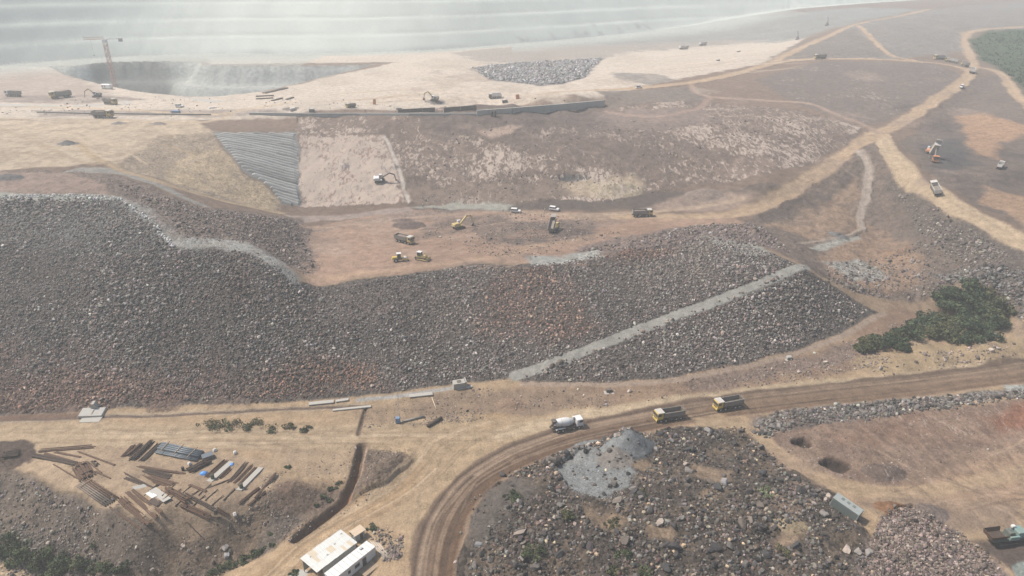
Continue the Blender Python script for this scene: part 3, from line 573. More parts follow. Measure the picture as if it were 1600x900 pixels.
# haze: one closed box of even air
def haze(dens):
    me = bpy.data.meshes.new('haze'); bm = bmesh.new(); bmesh.ops.create_cube(bm, size=1.0)
    X, y0, y1, z0, z1 = 2800, -120, 3150, -40, 128
    for v in bm.verts: v.co = (v.co.x*2*X, y0+(v.co.y+.5)*(y1-y0), z0+(v.co.z+.5)*(z1-z0))
    bm.to_mesh(me); m = bpy.data.materials.new('hazy_air'); m.use_nodes = True; nt = m.node_tree; nt.nodes.clear()
    o_ = N(nt, 'ShaderNodeOutputMaterial'); v_ = N(nt, 'ShaderNodeVolumePrincipled')
    v_.inputs['Color'].default_value = (.95, .995, .99, 1); v_.inputs['Density'].default_value = dens; v_.inputs['Anisotropy'].default_value = .15
    nt.links.new(v_.outputs[0], o_.inputs['Volume']); me.materials.append(m)
    tag(link('haze', me), kind='stuff')
haze(.0005)
# ------------------------------------------------------------------ small-object helpers and materials
def mk(name, col, rough=.75, metal=0.0, dirt=.25, dcol=(.30, .22, .16), scale=1.6, bump=0.0):
    m = bpy.data.materials.new(name); m.use_nodes = True; nt = m.node_tree; L = nt.links.new; b = nt.nodes['Principled BSDF']
    b.inputs['Roughness'].default_value = rough; b.inputs['Metallic'].default_value = metal
    tc = N(nt, 'ShaderNodeNewGeometry'); q = N(nt, 'ShaderNodeTexNoise'); q.inputs['Scale'].default_value = scale; q.inputs['Detail'].default_value = 5; q.inputs['Roughness'].default_value = .7
    L(tc.outputs['Position'], q.inputs['Vector'])
    r = N(nt, 'ShaderNodeMapRange'); r.inputs[1].default_value = .35; r.inputs[2].default_value = .75; r.inputs[3].default_value = 0; r.inputs[4].default_value = min(1, dirt*2.2); L(q.outputs['Fac'], r.inputs[0])
    x = N(nt, 'ShaderNodeMix', data_type='RGBA'); x.inputs[6].default_value = (*col, 1); x.inputs[7].default_value = (*dcol, 1); L(r.outputs[0], x.inputs[0]); L(x.outputs[2], b.inputs['Base Color'])
    if bump:
        bp = N(nt, 'ShaderNodeBump'); bp.inputs['Distance'].default_value = bump; L(q.outputs['Fac'], bp.inputs['Height']); L(bp.outputs[0], b.inputs['Normal'])
    return m
def mk_attr(name, rough=.9, var=.5, scale=2.5):
    m = bpy.data.materials.new(name); m.use_nodes = True; nt = m.node_tree; L = nt.links.new; b = nt.nodes['Principled BSDF']
    b.inputs['Roughness'].default_value = rough; b.inputs['Specular IOR Level'].default_value = .2
    a = N(nt, 'ShaderNodeAttribute', attribute_name='soil'); g = N(nt, 'ShaderNodeNewGeometry'); q = N(nt, 'ShaderNodeTexNoise'); q.inputs['Scale'].default_value = scale; q.inputs['Detail'].default_value = 4
    L(g.outputs['Position'], q.inputs['Vector']); k = N(nt, 'ShaderNodeMath', operation='MULTIPLY_ADD'); L(q.outputs['Fac'], k.inputs[0]); k.inputs[1].default_value = var*2; k.inputs[2].default_value = 1-var
    s = N(nt, 'ShaderNodeVectorMath', operation='SCALE'); L(a.outputs['Vector'], s.inputs[0]); L(k.outputs[0], s.inputs['Scale']); L(s.outputs[0], b.inputs['Base Color'])
    return m
M = {
 'yellow': mk('yellow_paint', (.52,.37,.05), .5, 0, .22), 'ochre': mk('dusty_yellow_paint', (.46,.35,.12), .6, 0, .35), 'white': mk('white_paint', (.60,.60,.58), .5, 0, .12),
 'steelgrey': mk('grey_body_steel', (.16,.165,.155), .65, .1, .3), 'palegrey': mk('pale_dusty_steel', (.44,.43,.40), .7, 0, .25), 'black': mk('black_rubber', (.025,.024,.023), .9, 0, .25, (.16,.12,.09)),
 'dark': mk('dark_chassis_steel', (.05,.048,.045), .7, .1, .3), 'glass': mk('cab_glass', (.035,.04,.045), .15, 0, .08), 'bedin': mk('worn_bed_steel', (.13,.13,.125), .7, .1, .35),
 'teal': mk('teal_grey_container_paint', (.115,.15,.145), .6, 0, .2, (.22,.17,.12)), 'tealtop': mk('pale_container_roof', (.26,.29,.28), .65, 0, .2, (.2,.16,.12)), 'green': mk('blue_green_machine_paint', (.14,.25,.235), .5, 0, .25), 'dkgreen': mk('dark_green_machine_paint', (.055,.085,.08), .6, 0, .25),
 'concrete': mk('grey_concrete', (.33,.325,.30), .9, 0, .25, (.28,.24,.2), .8, .03), 'cwhite': mk('pale_concrete', (.32,.31,.28), .9, 0, .2, (.33,.28,.23), .8), 'rust': mk('rusty_steel', (.075,.046,.033), .85, .1, .35, (.16,.09,.05)), 'rustdk': mk('dark_rusty_steel', (.045,.033,.027), .85, .1, .3, (.12,.075,.05)),
 'bluepipe': mk('blue_grey_pipe_coating', (.105,.13,.15), .5, .1, .15, (.17,.15,.13)), 'brownpipe': mk('brown_grey_pipe', (.15,.125,.105), .7, .1, .3, (.14,.095,.065)), 'bluetarp': mk('blue_tarpaulin', (.05,.24,.60), .5, 0, .08), 'barrel': mk('dark_green_barrel_paint', (.03,.07,.045), .6, 0, .2),
 'tin': mk('galvanised_roof_sheet', (.42,.43,.415), .5, .1, .12, (.40,.36,.30), .7), 'tinrust': mk('tan_stained_roof_sheet', (.46,.41,.32), .65, .05, .25, (.38,.28,.18), .8), 'tinwall': mk('grey_tin_wall', (.30,.33,.33), .6, .1, .2), 'wood': mk('weathered_timber', (.33,.25,.17), .9, 0, .3), 'ply': mk('pale_plywood', (.50,.40,.29), .85, 0, .2),
 'orange': mk('orange_red_crane_paint', (.46,.22,.15), .6, 0, .1), 'orangeveh': mk('orange_machine_paint', (.48,.19,.08), .6, 0, .2), 'bluepaint': mk('blue_paint', (.09,.20,.34), .6, 0, .2), 'hivis': mk('yellow_green_vest', (.48,.55,.10), .8, 0, .05), 'skin': mk('skin', (.16,.09,.06), .7, 0, .05), 'cloth': mk('dark_work_clothes', (.06,.065,.09), .9, 0, .1), 'clothw': mk('pale_work_shirt', (.55,.55,.52), .9, 0, .1),
 'bark': mk('bark', (.12,.09,.065), .9, 0, .3), 'rock': mk_attr('rock', .92, .38, 1.8), 'leaf': mk_attr('leaf', .8, .3, .8), 'load': mk('earth_load', (.20,.15,.12), .95, 0, .4, (.13,.1,.085), 2.5, .1),
}
class MB:
    def __init__(s): s.v = []; s.f = []
    def box(s, c, d, top=None, tilt=None):            # c centre, d full size; top=(sx,sy,dx) scales/shifts the top face
        sx, sy, dx = top or (1, 1, 0); n = len(s.v); M_ = Matrix.Rotation(tilt[1], 3, tilt[0]) if tilt else None
        for z in (-.5, .5):
            for (x, y) in ((-.5, -.5), (.5, -.5), (.5, .5), (-.5, .5)):
                k = (sx, sy, dx) if z > 0 else (1, 1, 0); p = Vector((x*d[0]*k[0]+k[2], y*d[1]*k[1], z*d[2]))
                if M_: p = M_ @ p
                s.v.append((p.x+c[0], p.y+c[1], p.z+c[2]))
        s.f += [tuple(n+i for i in q) for q in ((3,2,1,0),(4,5,6,7),(0,1,5,4),(1,2,6,5),(2,3,7,6),(3,0,4,7))]; return s
    def tube(s, a, b, r, n=8, r2=None, cap=True):
        a = Vector(a); b = Vector(b); d = (b-a).normalized(); x = d.orthogonal().normalized(); y = d.cross(x); i0 = len(s.v); r2 = r if r2 is None else r2
        for p, rr in ((a, r), (b, r2)):
            for k in range(n):
                t = 2*math.pi*k/n; s.v.append(tuple(p+(x*math.cos(t)+y*math.sin(t))*rr))
        for k in range(n): s.f.append((i0+k, i0+(k+1) % n, i0+n+(k+1) % n, i0+n+k))
        if cap: s.f += [tuple(i0+k for k in reversed(range(n))), tuple(i0+n+k for k in range(n))]
        return s
    def prism(s, pts, y0, y1):                        # outline in x,z swept from y0 to y1
        i0 = len(s.v); n = len(pts)
        for y in (y0, y1): s.v += [(x, y, z) for x, z in pts]
        for k in range(n): s.f.append((i0+k, i0+(k+1) % n, i0+n+(k+1) % n, i0+n+k))
        s.f += [tuple(i0+k for k in reversed(range(n))), tuple(i0+n+k for k in range(n))]; return s
    def lathe(s, prof, a, b, n=14):                   # profile of (t, r) along a..b
        a = Vector(a); b = Vector(b); d = (b-a).normalized(); x = d.orthogonal().normalized(); y = d.cross(x); i0 = len(s.v)
        for t, r in prof:
            for k in range(n):
                q = 2*math.pi*k/n; s.v.append(tuple(a+(b-a)*t+(x*math.cos(q)+y*math.sin(q))*r))
        for j in range(len(prof)-1):
            for k in range(n): s.f.append((i0+j*n+k, i0+j*n+(k+1) % n, i0+(j+1)*n+(k+1) % n, i0+(j+1)*n+k))
        s.f += [tuple(i0+k for k in reversed(range(n))), tuple(i0+(len(prof)-1)*n+k for k in range(n))]; return s
    def build(s, name, mat, parent=None, bevel=0.0, smooth=False):
        me = bpy.data.meshes.new(name); me.from_pydata(s.v, [], s.f); bm = bmesh.new(); bm.from_mesh(me); bmesh.ops.recalc_face_normals(bm, faces=bm.faces)
        if bevel: bmesh.ops.bevel(bm, geom=[e for e in bm.edges if len(e.link_faces) == 2 and e.calc_face_angle(0) > .5], offset=bevel, segments=1, affect='EDGES', clamp_overlap=True)
        for f in bm.faces: f.smooth = smooth
        bm.to_mesh(me); bm.free(); me.materials.append(M[mat] if isinstance(mat, str) else mat)
        return link(name, me, parent)
def empty(name, label=None, cat=None, group=None):
    o = bpy.data.objects.new(name, None); COL.objects.link(o); o.empty_display_size = .5; return tag(o, label, cat, group)
def kids(o): return [c for c in COL.objects if c.parent == o]
def copy_tree(o, parent=None, **kw):
    c = o.copy(); COL.objects.link(c)
    if parent is not None: c.parent = parent
    for ch in kids(o): copy_tree(ch, c)
    if parent is None: tag(c, **kw)
    return c
def stand(o, u, v, fu=None, fv=None, dz=0.0, yaw=None, scale=None, level=False):
    p = at(u, v)
    if fu is not None: q = at(fu, fv); yaw = math.atan2(q[1]-p[1], q[0]-p[0])
    yaw = yaw or 0.0; f = Vector((math.cos(yaw), math.sin(yaw), 0)); s = Vector((-f.y, f.x, 0))
    if not level:
        k = 2.5; h = lambda w_: float(hgt(p[0]+w_.x, p[1]+w_.y))
        f = Vector((f.x, f.y, (h(f*k)-h(-f*k))/(2*k))).normalized(); s = Vector((s.x, s.y, (h(s*1.3)-h(-s*1.3))/2.6)); s = (s-f*s.dot(f)).normalized()
    n_ = f.cross(s); m = Matrix((f, s, n_)).transposed()
    z = float(hgt(p[0], p[1])) if not level else float(max(hgt(p[0]+a, p[1]+b) for a in (-1, 0, 1) for b in (-1, 0, 1)))
    o.location = (p[0], p[1], z+dz); o.rotation_euler = m.to_euler()
    if scale: o.scale = (scale,)*3
    return o
# ------------------------------------------------------------------ stones
ICO_V = []; ph_ = (1+5**.5)/2
for a_, b_ in ((1, ph_), (-1, ph_), (1, -ph_), (-1, -ph_)): ICO_V += [(a_, b_, 0), (0, a_, b_), (b_, 0, a_)]
ICO_V = np.array(ICO_V)/math.hypot(1, ph_)
_bm = bmesh.new(); [_bm.verts.new(p) for p in ICO_V]; bmesh.ops.convex_hull(_bm, input=_bm.verts); _bm.verts.index_update(); ICO_F = np.array([[v.index for v in f.verts] for f in _bm.faces]); ICO_C = np.array([v.co for v in _bm.verts]); _bm.free()
VAR = []
for k in range(14):
    c = ICO_C*RNG.uniform(.62, 1.12, (12, 1)); c = np.clip(c, -RNG.uniform(.62, .9, 3), RNG.uniform(.62, .9, 3)); VAR.append(c/np.abs(c).max())
VAR = np.array(VAR)
def rand_rot(n_):
    q = RNG.normal(size=(n_, 4)); q /= np.linalg.norm(q, axis=1)[:, None]; a, b, c, d = q.T
    return np.stack([np.stack([1-2*(c*c+d*d), 2*(b*c-a*d), 2*(b*d+a*c)], -1), np.stack([2*(b*c+a*d), 1-2*(b*b+d*d), 2*(c*d-a*b)], -1), np.stack([2*(b*d-a*c), 2*(c*d+a*b), 1-2*(b*b+c*c)], -1)], 1)
def sample(P, n_, thin=None):
    out = np.zeros((0, 2)); lo = P.min(0); hi = P.max(0)
    while len(out) < n_:
        q = RNG.uniform(lo, hi, (n_*2, 2)); q = q[psd(q[:, 0], q[:, 1], P) > 0]
        if thin is not None: q = q[RNG.random(len(q)) < thin(q)]
        out = np.vstack([out, q])
    return out[:n_]
def tints(n_, pal, wts, jit=.30):
    c = np.array(pal)[RNG.choice(len(pal), n_, p=np.array(wts)/sum(wts))]; return np.clip(c*(1+jit*RNG.normal(size=(n_, 1)))*(1+.04*RNG.normal(size=(n_, 3))), .02, .7)
def stones_mesh(name, xy, size, col, sink=.25, flat=.72):
    n_ = len(xy); sh = VAR[RNG.integers(0, len(VAR), n_)]*(size[:, None, None]*.5)
    sc_ = np.stack([RNG.uniform(.85, 1.25, n_), RNG.uniform(.7, 1.0, n_), RNG.uniform(.6, .9, n_)], -1)[:, None]
    rr = rand_rot(n_); p = np.einsum('nij,nkj->nki', rr, sh*sc_); p[..., 2] *= flat/.72
    z = hgt(xy[:, 0], xy[:, 1]); base = np.c_[xy, z+size*(.5*flat-sink)*.8]
    co = (p+base[:, None]).reshape(-1, 3); fc = (ICO_F[None]+12*np.arange(n_)[:, None, None]).reshape(-1, 3)
    return mesh_np(name, co, fc, 3, M['rock'], [('soil', 'FLOAT_COLOR', np.repeat(col, 12, 0))])
GREYP = [(.165,.148,.134),(.11,.098,.09),(.235,.212,.19),(.15,.112,.096),(.065,.058,.054),(.31,.28,.25)]; GREYW = [4,5,1.6,3,3.4,.55]
def boulders(xy, size, col, group, label, cat='boulder', name='boulder', parent=None, sink=.2, kinds=10):
    BV = getattr(boulders, 'v', None)
    if BV is None:
        BV = []
        for k in range(kinds):
            bm = bmesh.new(); bmesh.ops.create_icosphere(bm, subdivisions=2, radius=1.0); s_ = Vector((RNG.uniform(.8, 1.05), RNG.uniform(.65, .9), RNG.uniform(.5, .75)))
            pl = [(Vector(RNG.normal(size=3)).normalized(), RNG.uniform(.38, .72)) for _ in range(12)]
            for v in bm.verts:
                for nn, dd in pl:
                    e = v.co.dot(nn)-dd
                    if e > 0: v.co -= nn*e
                v.co = Vector((v.co.x*s_.x, v.co.y*s_.y, v.co.z*s_.z))
            bmesh.ops.dissolve_limit(bm, angle_limit=.09, verts=bm.verts, edges=bm.edges); bmesh.ops.triangulate(bm, faces=bm.faces)
            vs = np.array([v.co[:] for v in bm.verts]); fs = np.array([[v.index for v in f.verts] for f in bm.faces]); bm.free(); BV.append((vs, fs))
        boulders.v = BV; boulders.m = {}
    out = []
    for i in range(len(xy)):
        k = int(RNG.integers(0, len(BV))); c_ = np.array(col[i]); Lq = round(float(c_.mean())*22)/22+.004; rq = [1.07, 1.22, 1.42][int(np.argmin(np.abs(np.array([1.07, 1.22, 1.42])-c_[0]/c_[2])))]; ck = (Lq*rq**.5, Lq, Lq/rq**.5)
        key = (k, ck)
        if key not in boulders.m:
            vs, fs = BV[k]; boulders.m[key] = mesh_np('boulder', vs, fs, 3, M['rock'], [('soil', 'FLOAT_COLOR', np.repeat(np.array([np.clip(ck, .05, .6)]), len(vs), 0))])
        o = link(name, boulders.m[key], parent); s_ = size[i]*.5; o.scale = (s_, s_, s_)
        o.location = (xy[i][0], xy[i][1], float(hgt(xy[i][0], xy[i][1]))+s_*(.55-sink)); o.rotation_euler = (RNG.uniform(-.5, .5), RNG.uniform(-.5, .5), RNG.uniform(0, 6.28))
        if cat: tag(o, label if isinstance(label, str) else label[i], cat, group)
        out.append(o)
    return out
# embankment stone facing
DAMW = poly_w(DAM); EMB = SETTING['embankment']
RAMPW = spline(poly_w([(806,588),(850,573),(900,553),(1000,515),(1100,477),(1200,438),(1260,417)]), 6)
SHELF = [poly_w(q) for q in ([(-300,302),(0,303),(100,303),(185,306),(196,312),(0,312),(-300,312)],[(262,380),(290,372),(350,373),(400,384),(440,408),(470,436),(476,456),(462,446),(430,420),(395,396),(330,390),(280,390)])]
def dam_thin(q):
    k = (np.abs(near(q[:, 0], q[:, 1], RAMPW)[0]) > 1.9)*1.0
    for s_ in SHELF: k *= np.where(psd(q[:, 0], q[:, 1], s_) > -.3, .10+.5*(fbm(q[:, 0], q[:, 1], 4, 3, 66) > .1), 1)
    return k*sstep(.2, 3.5, psd(q[:, 0], q[:, 1], DAMW)+1.2*fbm(q[:, 0], q[:, 1], 6, 2, 3))*np.where(np.abs(q[:, 0]) > .90*q[:, 1]+6, 0, 1)
nst = 52000; xy = sample(DAMW, nst, dam_thin); sz = np.clip(RNG.lognormal(-.58, .38, nst), .26, 1.6)
sz *= 1+.38*fbm(xy[:, 0], xy[:, 1], 30, 3, 55)+.22*fbm(xy[:, 0]+.3*xy[:, 1], xy[:, 1]*.3, 7, 2, 56)
col = tints(nst, GREYP, GREYW); dmp = fbm(xy[:, 0]+.25*xy[:, 1], xy[:, 1]*.22, 9, 3, 57); ptc = fbm(xy[:, 0], xy[:, 1], 34, 3, 58); col *= (1.13+.26*dmp+.26*ptc)[:, None]; dst = sstep(.1, .7, fbm(xy[:, 0], xy[:, 1], 22, 3, 59))[:, None]*.5; col = col*(1-dst)+np.array((.20,.165,.138))*dst; warm = sstep(.05, .55, fbm(xy[:, 0], xy[:, 1], 40, 3, 15)+.9*sstep(190, 165, xy[:, 1])*(xy[:, 0] < -40)-.15)
col = col*(1-warm[:, None])+col*np.array((1.12,.84,.72))*warm[:, None]
cool = sstep(225, 250, xy[:, 1])*(xy[:, 0] < -90); col = col*(1+cool[:, None]*np.array((-.06,.02,.04)))
big = np.argsort(-sz*(200/np.maximum(xy[:, 1], 120)))[:300]; rest = np.setdiff1d(np.arange(nst), big)
tag(link('stone_facing', stones_mesh('stone_facing', xy[rest], sz[rest], col[rest], .22), EMB), kind='stuff')
boulders(xy[big], sz[big]*1.12, col[big], None, None, cat=None, name='stone', parent=EMB)
# ridged grey fill: one gravel ridge after another
RF = SETTING.get('ridged_fill'); ylo, yhi = RIDGEP[:, 1].min()+2, RIDGEP[:, 1].max()-1; nrd = 28
for k in range(nrd):
    y = ylo+(yhi-ylo)*(k+.5)/nrd; xs = np.linspace(RIDGEP[:, 0].min(), RIDGEP[:, 0].max(), 160); ok = psd(xs, np.full(160, y), RIDGEP) > .3; xs = xs[ok]
    if len(xs) < 4: continue
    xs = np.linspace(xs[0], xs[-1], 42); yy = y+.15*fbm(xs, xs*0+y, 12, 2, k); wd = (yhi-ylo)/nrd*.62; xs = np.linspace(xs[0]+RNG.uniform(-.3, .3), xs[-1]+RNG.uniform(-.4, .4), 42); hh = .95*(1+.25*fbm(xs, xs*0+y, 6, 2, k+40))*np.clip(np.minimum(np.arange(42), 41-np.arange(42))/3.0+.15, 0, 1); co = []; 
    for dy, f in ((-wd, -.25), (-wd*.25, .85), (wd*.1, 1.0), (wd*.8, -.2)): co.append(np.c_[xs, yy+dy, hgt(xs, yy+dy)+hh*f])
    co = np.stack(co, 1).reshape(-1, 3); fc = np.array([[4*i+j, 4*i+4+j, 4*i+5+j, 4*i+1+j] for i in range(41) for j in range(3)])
    tn = np.repeat((.20*(1+.14*RNG.normal()*np.ones(42)+.2*fbm(xs, xs*0, 5, 3, k)))[:, None]*np.array([1, 1, .95]), 4, 0)*np.tile([.5, 1.1, 1.45, .6], 42)[:, None]  # ridge shading put into colour: pale crests, dark troughs
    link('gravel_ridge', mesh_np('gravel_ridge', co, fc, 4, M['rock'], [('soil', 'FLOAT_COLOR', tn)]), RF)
# other stone spreads
def spread(name, px, n_, med, sig, pal=GREYP, wt=GREYW, hi=2.5, fn=None, edge=1.0, sink=.22, thin=None):
    P = poly_w(px, fn)
    f = (lambda q: sstep(-.2, edge, psd(q[:, 0], q[:, 1], P)+.8*fbm(q[:, 0], q[:, 1], 5, 2, 4))*(thin(q) if thin else 1))
    a = sample(P, n_, f); s_ = np.clip(RNG.lognormal(math.log(med), sig, n_), med*.35, hi)
    return a, s_, tints(n_, pal, wt)
def stuff(name, a, s_, c, sink=.22): return tag(link(name, stones_mesh(name, a, s_, c, sink)), kind='stuff')
HEAP = [(885,700),(950,682),(1020,672),(1130,668),(1160,665),(1200,700),(1255,745),(1325,790),(1355,850),(1380,905),(1380,1000),(1100,1010),(715,1010),(708,840),(738,778),(795,738)]
HP = [(.135,.12,.108),(.078,.07,.063),(.27,.23,.19),(.125,.088,.07),(.04,.036,.033),(.38,.29,.20),(.18,.164,.148)]; HW = [4,5,1.3,3,5,.7,1.6]
BARE = [poly_w(q) for q in ([(870,728),(920,700),(985,672),(1030,690),(1005,742),(985,768),(950,784),(895,772),(878,752)],[(700,840),(735,790),(790,745),(860,745),(850,775),(790,790),(745,850),(720,905)],[(1060,725),(1150,735),(1140,757),(1070,748)],[(1010,818),(1065,828),(1050,847),(1005,842)],[(915,788),(965,800),(990,822),(955,832),(910,812)],[(1210,832),(1262,815),(1255,852),(1205,858)],[(1290,830),(1350,835),(1330,880),(1280,860)])]
def heap_thin(q):
    k = .35+.65*sstep(-.35, .15, fbm(q[:, 0], q[:, 1], 9, 3, 44))
    for s_ in BARE: k = k*np.where(psd(q[:, 0], q[:, 1], s_) > 0, .06, 1)
    return k
a, s_, c = spread('rubble', HEAP, 13500, .43, .60, HP, HW, 3.0, edge=2, thin=heap_thin)
bg_ = np.argsort(-s_)[:215]; rs_ = np.setdiff1d(np.arange(len(a)), bg_); stuff('rubble', a[rs_], s_[rs_], c[rs_])
bc = c[bg_]; cls = np.where(bc.mean(1) > .165, 0, np.where(bc[:, 0]/bc[:, 2] > 1.4, 1, 2))
zx = a[bg_][:, 0]; side = np.where(zx < 22, 0, np.where(zx < 46, 1, 2))
CN = ['pale grey tan', 'reddish brown', 'dark grey']; SN = ['on the left side of the rubble heap by the road bend', 'in the middle of the rubble heap below the gravel pile', 'on the right side of the rubble heap towards the container']
for k in range(3):
    for z_ in range(3):
        w_ = bg_[(cls == k) & (side == z_)]
        if len(w_): boulders(a[w_], s_[w_]*1.3, c[w_]*.92, f'{CN[k]} boulders {SN[z_]}', f'{CN[k]} boulder {SN[z_]}')
RB = [(1165,672),(1215,640),(1290,632),(1430,620),(1560,612),(1640,602),(1700,596),(1700,606),(1640,618),(1500,640),(1400,652),(1350,660),(1300,665),(1240,668),(1200,690)]
a, s_, c = spread('roadside_rubble', RB, 2400, .58, .5, [(.17,.152,.138),(.11,.10,.09),(.28,.25,.22),(.13,.095,.08),(.06,.055,.05)], [4,5,1.3,2,3], 2.6, edge=2.0)
b_ = np.argsort(-s_)[:55]; r_ = np.setdiff1d(np.arange(len(a)), b_); stuff('roadside_rubble', a[r_], s_[r_], c[r_])
boulders(a[b_], s_[b_]*1.1, c[b_], 'boulders in the bank along the haul road', 'grey boulder in the long rubble bank below the haul road')
a, s_, c = spread('pink_rubble', [(1380,800),(1420,790),(1500,830),(1560,880),(1590,930),(1400,960),(1345,905),(1362,842)], 5600, .46, .42, [(.21,.165,.142),(.14,.11,.095),(.29,.235,.205),(.085,.068,.06)], [5,4,1.5,3], 1.4); stuff('pale_pink_rubble', a, s_, c)
a, s_, c = spread('bank_rubble', [(1450,430),(1520,418),(1600,418),(1750,430),(1750,520),(1600,510),(1575,470),(1500,445)], 1700, .85, .42, [(.17,.16,.148),(.115,.107,.10),(.27,.25,.23),(.075,.07,.066)], [4,5,1.5,3], 3.0)
b_ = np.argsort(-s_)[:20]; r_ = np.setdiff1d(np.arange(len(a)), b_); stuff('bank_rubble', a[r_], s_[r_], c[r_])
boulders(a[b_], s_[b_]*1.1, c[b_], 'boulders above the grove', 'dark grey boulder in the rubble bank above the green grove')
a, s_, c = spread('grey_stockpile_stones', [(737,106),(800,99),(943,91),(925,108),(914,121),(880,131),(840,133),(762,124)], 4200, 1.5, .3, [(.27,.255,.245),(.19,.18,.175),(.36,.34,.33)], [4,4,2], 3.2); stuff('stockpile_stones', a, s_, c)
a, s_, c = spread('rubble_slope_stones', [(165,278),(250,303),(330,326),(460,342),(492,362),(486,388),(504,410),(484,436),(440,408),(400,386),(280,376),(245,340),(190,304)], 3400, .5, .45, [(.18,.15,.132),(.125,.102,.09),(.27,.235,.21),(.16,.12,.10)], [4,4,1.5,3], 2.0, edge=7); stuff('slope_stones', a, s_, c)
a, s_, c = spread('crest_stones', [(905,392),(1000,372),(1085,352),(1180,350),(1240,395),(1180,386),(1100,376),(1000,391)], 1300, .75, .4, [(.165,.132,.118),(.11,.09,.08),(.26,.23,.21)], [4,4,1.5], 2); stuff('crest_stones', a, s_, c)
a, s_, c = spread('valley_stones', [(1388,270),(1440,318),(1600,412),(1780,492),(1640,475),(1500,440),(1400,470),(1290,440),(1290,412),(1375,405),(1440,372),(1395,300)], 3200, .55, .5, [(.175,.147,.127),(.115,.095,.083),(.26,.23,.20)], [4,4,1.2], 2.4, thin=lambda q: .25+.75*sstep(-.1, .4, fbm(q[:, 0], q[:, 1], 14, 3, 8))); stuff('valley_stones', a, s_, c)
a, s_, c = spread('slope_cobbles', [(-100,722),(0,724),(60,752),(120,778),(240,832),(330,818),(430,775),(440,800),(390,850),(300,905),(-100,905)], 3800, .34, .55, [(.20,.172,.148),(.145,.12,.102),(.28,.25,.22),(.10,.082,.07)], [4,4,2,2], 2.0, thin=lambda q: .2+.8*sstep(-.1, .4, fbm(q[:, 0], q[:, 1], 9, 3, 18)))
b_ = np.argsort(-s_)[:10]; r_ = np.setdiff1d(np.arange(len(a)), b_); stuff('slope_cobbles', a[r_], s_[r_], c[r_]); boulders(a[b_], s_[b_], c[b_], 'boulders on the yard slope', 'tan boulder lying on the earth slope below the pipe yard')
for nm, px, n_, md in [('bench_pebbles', [(690,345),(800,330),(935,340),(980,370),(830,405),(740,398),(640,380)], 1300, .42), ('roadside_pebbles', [(820,606),(950,608),(1150,585),(1330,530),(1440,490),(1440,545),(1300,590),(1100,622),(900,640),(760,640)], 1900, .30), ('ground_pebbles', [(1180,660),(1560,640),(1640,690),(1420,760),(1290,745),(1220,700)], 1100, .2), ('toe_pebbles', [(560,640),(760,605),(900,630),(700,665),(560,672)], 900, .26), ('lane_pebbles', [(410,745),(560,700),(640,705),(610,765),(500,830),(430,860),(400,820)], 1500, .22), ('hut_debris', [(572,838),(600,818),(635,840),(630,875),(600,880)], 400, .42), ('mound_pebbles', [(1330,570),(1450,545),(1640,530),(1640,550),(1500,575),(1380,588)], 350, .5), ('excavation_pebbles', [(640,215),(930,190),(1250,185),(1330,215),(1150,285),(950,310),(660,315)], 1600, .5), ('upper_pebbles', [(200,150),(600,160),(800,158),(900,160),(640,176),(300,184),(0,182),(0,165)], 420, .5), ('ramp_pebbles', [(810,588),(1000,515),(1200,438),(1260,417),(1250,428),(1000,522),(830,590)], 90, .8)]:
    a, s_, c = spread(nm, px, n_, md, .45, [(.21,.17,.142),(.14,.11,.095),(.30,.26,.225)], [4,4,1.5], md*3.5, thin=lambda q: .15+.85*sstep(-.1, .35, fbm(q[:, 0], q[:, 1], 12, 3, 28))); stuff(nm, a, s_, c)
a, s_, c = spread('crest_edge', [(-100,303),(0,304),(190,308),(240,344),(275,386),(268,390),(236,352),(186,314),(0,311),(-100,311)], 900, .6, .4, [(.42,.41,.38),(.30,.29,.27)], [3,2], 1.5); stuff('pale_crest_stones', a, s_, c)
a, s_, c = spread('grey_gravel', [(860,738),(915,712),(975,728),(1005,742),(990,770),(950,784),(900,775),(872,755)], 2000, .17, .3, [(.26,.265,.258),(.19,.195,.19)], [3,2], .5); stuff('gravel', a, s_, c)
# ------------------------------------------------------------------ plants
def leaves(cx, rad, n_, size, pal, lumps=7, flat=.75, gap=.25):
    cen = RNG.normal(size=(lumps, 3)); cen /= np.linalg.norm(cen, axis=1)[:, None]; cen *= RNG.uniform(.3, .95, (lumps, 1)); cen[:, 2] = np.abs(cen[:, 2])*.75; lr = RNG.uniform(.18, .46, lumps)
    k = RNG.integers(0, lumps, n_); d = RNG.normal(size=(n_, 3)); d /= np.linalg.norm(d, axis=1)[:, None]
    p = cen[k]+d*(lr[k]*RNG.uniform(.6, 1.08, n_))[:, None]; p[:, 2] = np.abs(p[:, 2]); p *= np.array([1, 1, flat])*rad; p += np.array(cx)
    s_ = size*RNG.uniform(.6, 1.4, n_); t1 = RNG.normal(size=(n_, 3))+d*.2; t1 -= d*(t1*d).sum(1)[:, None]*.7; t1 /= np.linalg.norm(t1, axis=1)[:, None]; t2 = np.cross(d+.6*RNG.normal(size=(n_, 3)), t1); t2 /= np.linalg.norm(t2, axis=1)[:, None]
    t1 *= s_[:, None]; t2 *= s_[:, None]*.55
    co = np.stack([p-t1, p+t2, p+t1, p-t2], 1).reshape(-1, 3); fc = np.arange(n_*4).reshape(-1, 4)
    tone = (np.array(pal)[RNG.integers(0, len(pal), lumps)])[k]*RNG.uniform(.65, 1.35, (n_, 1)); return co, fc, np.repeat(np.clip(tone, .012, .4), 4, 0)
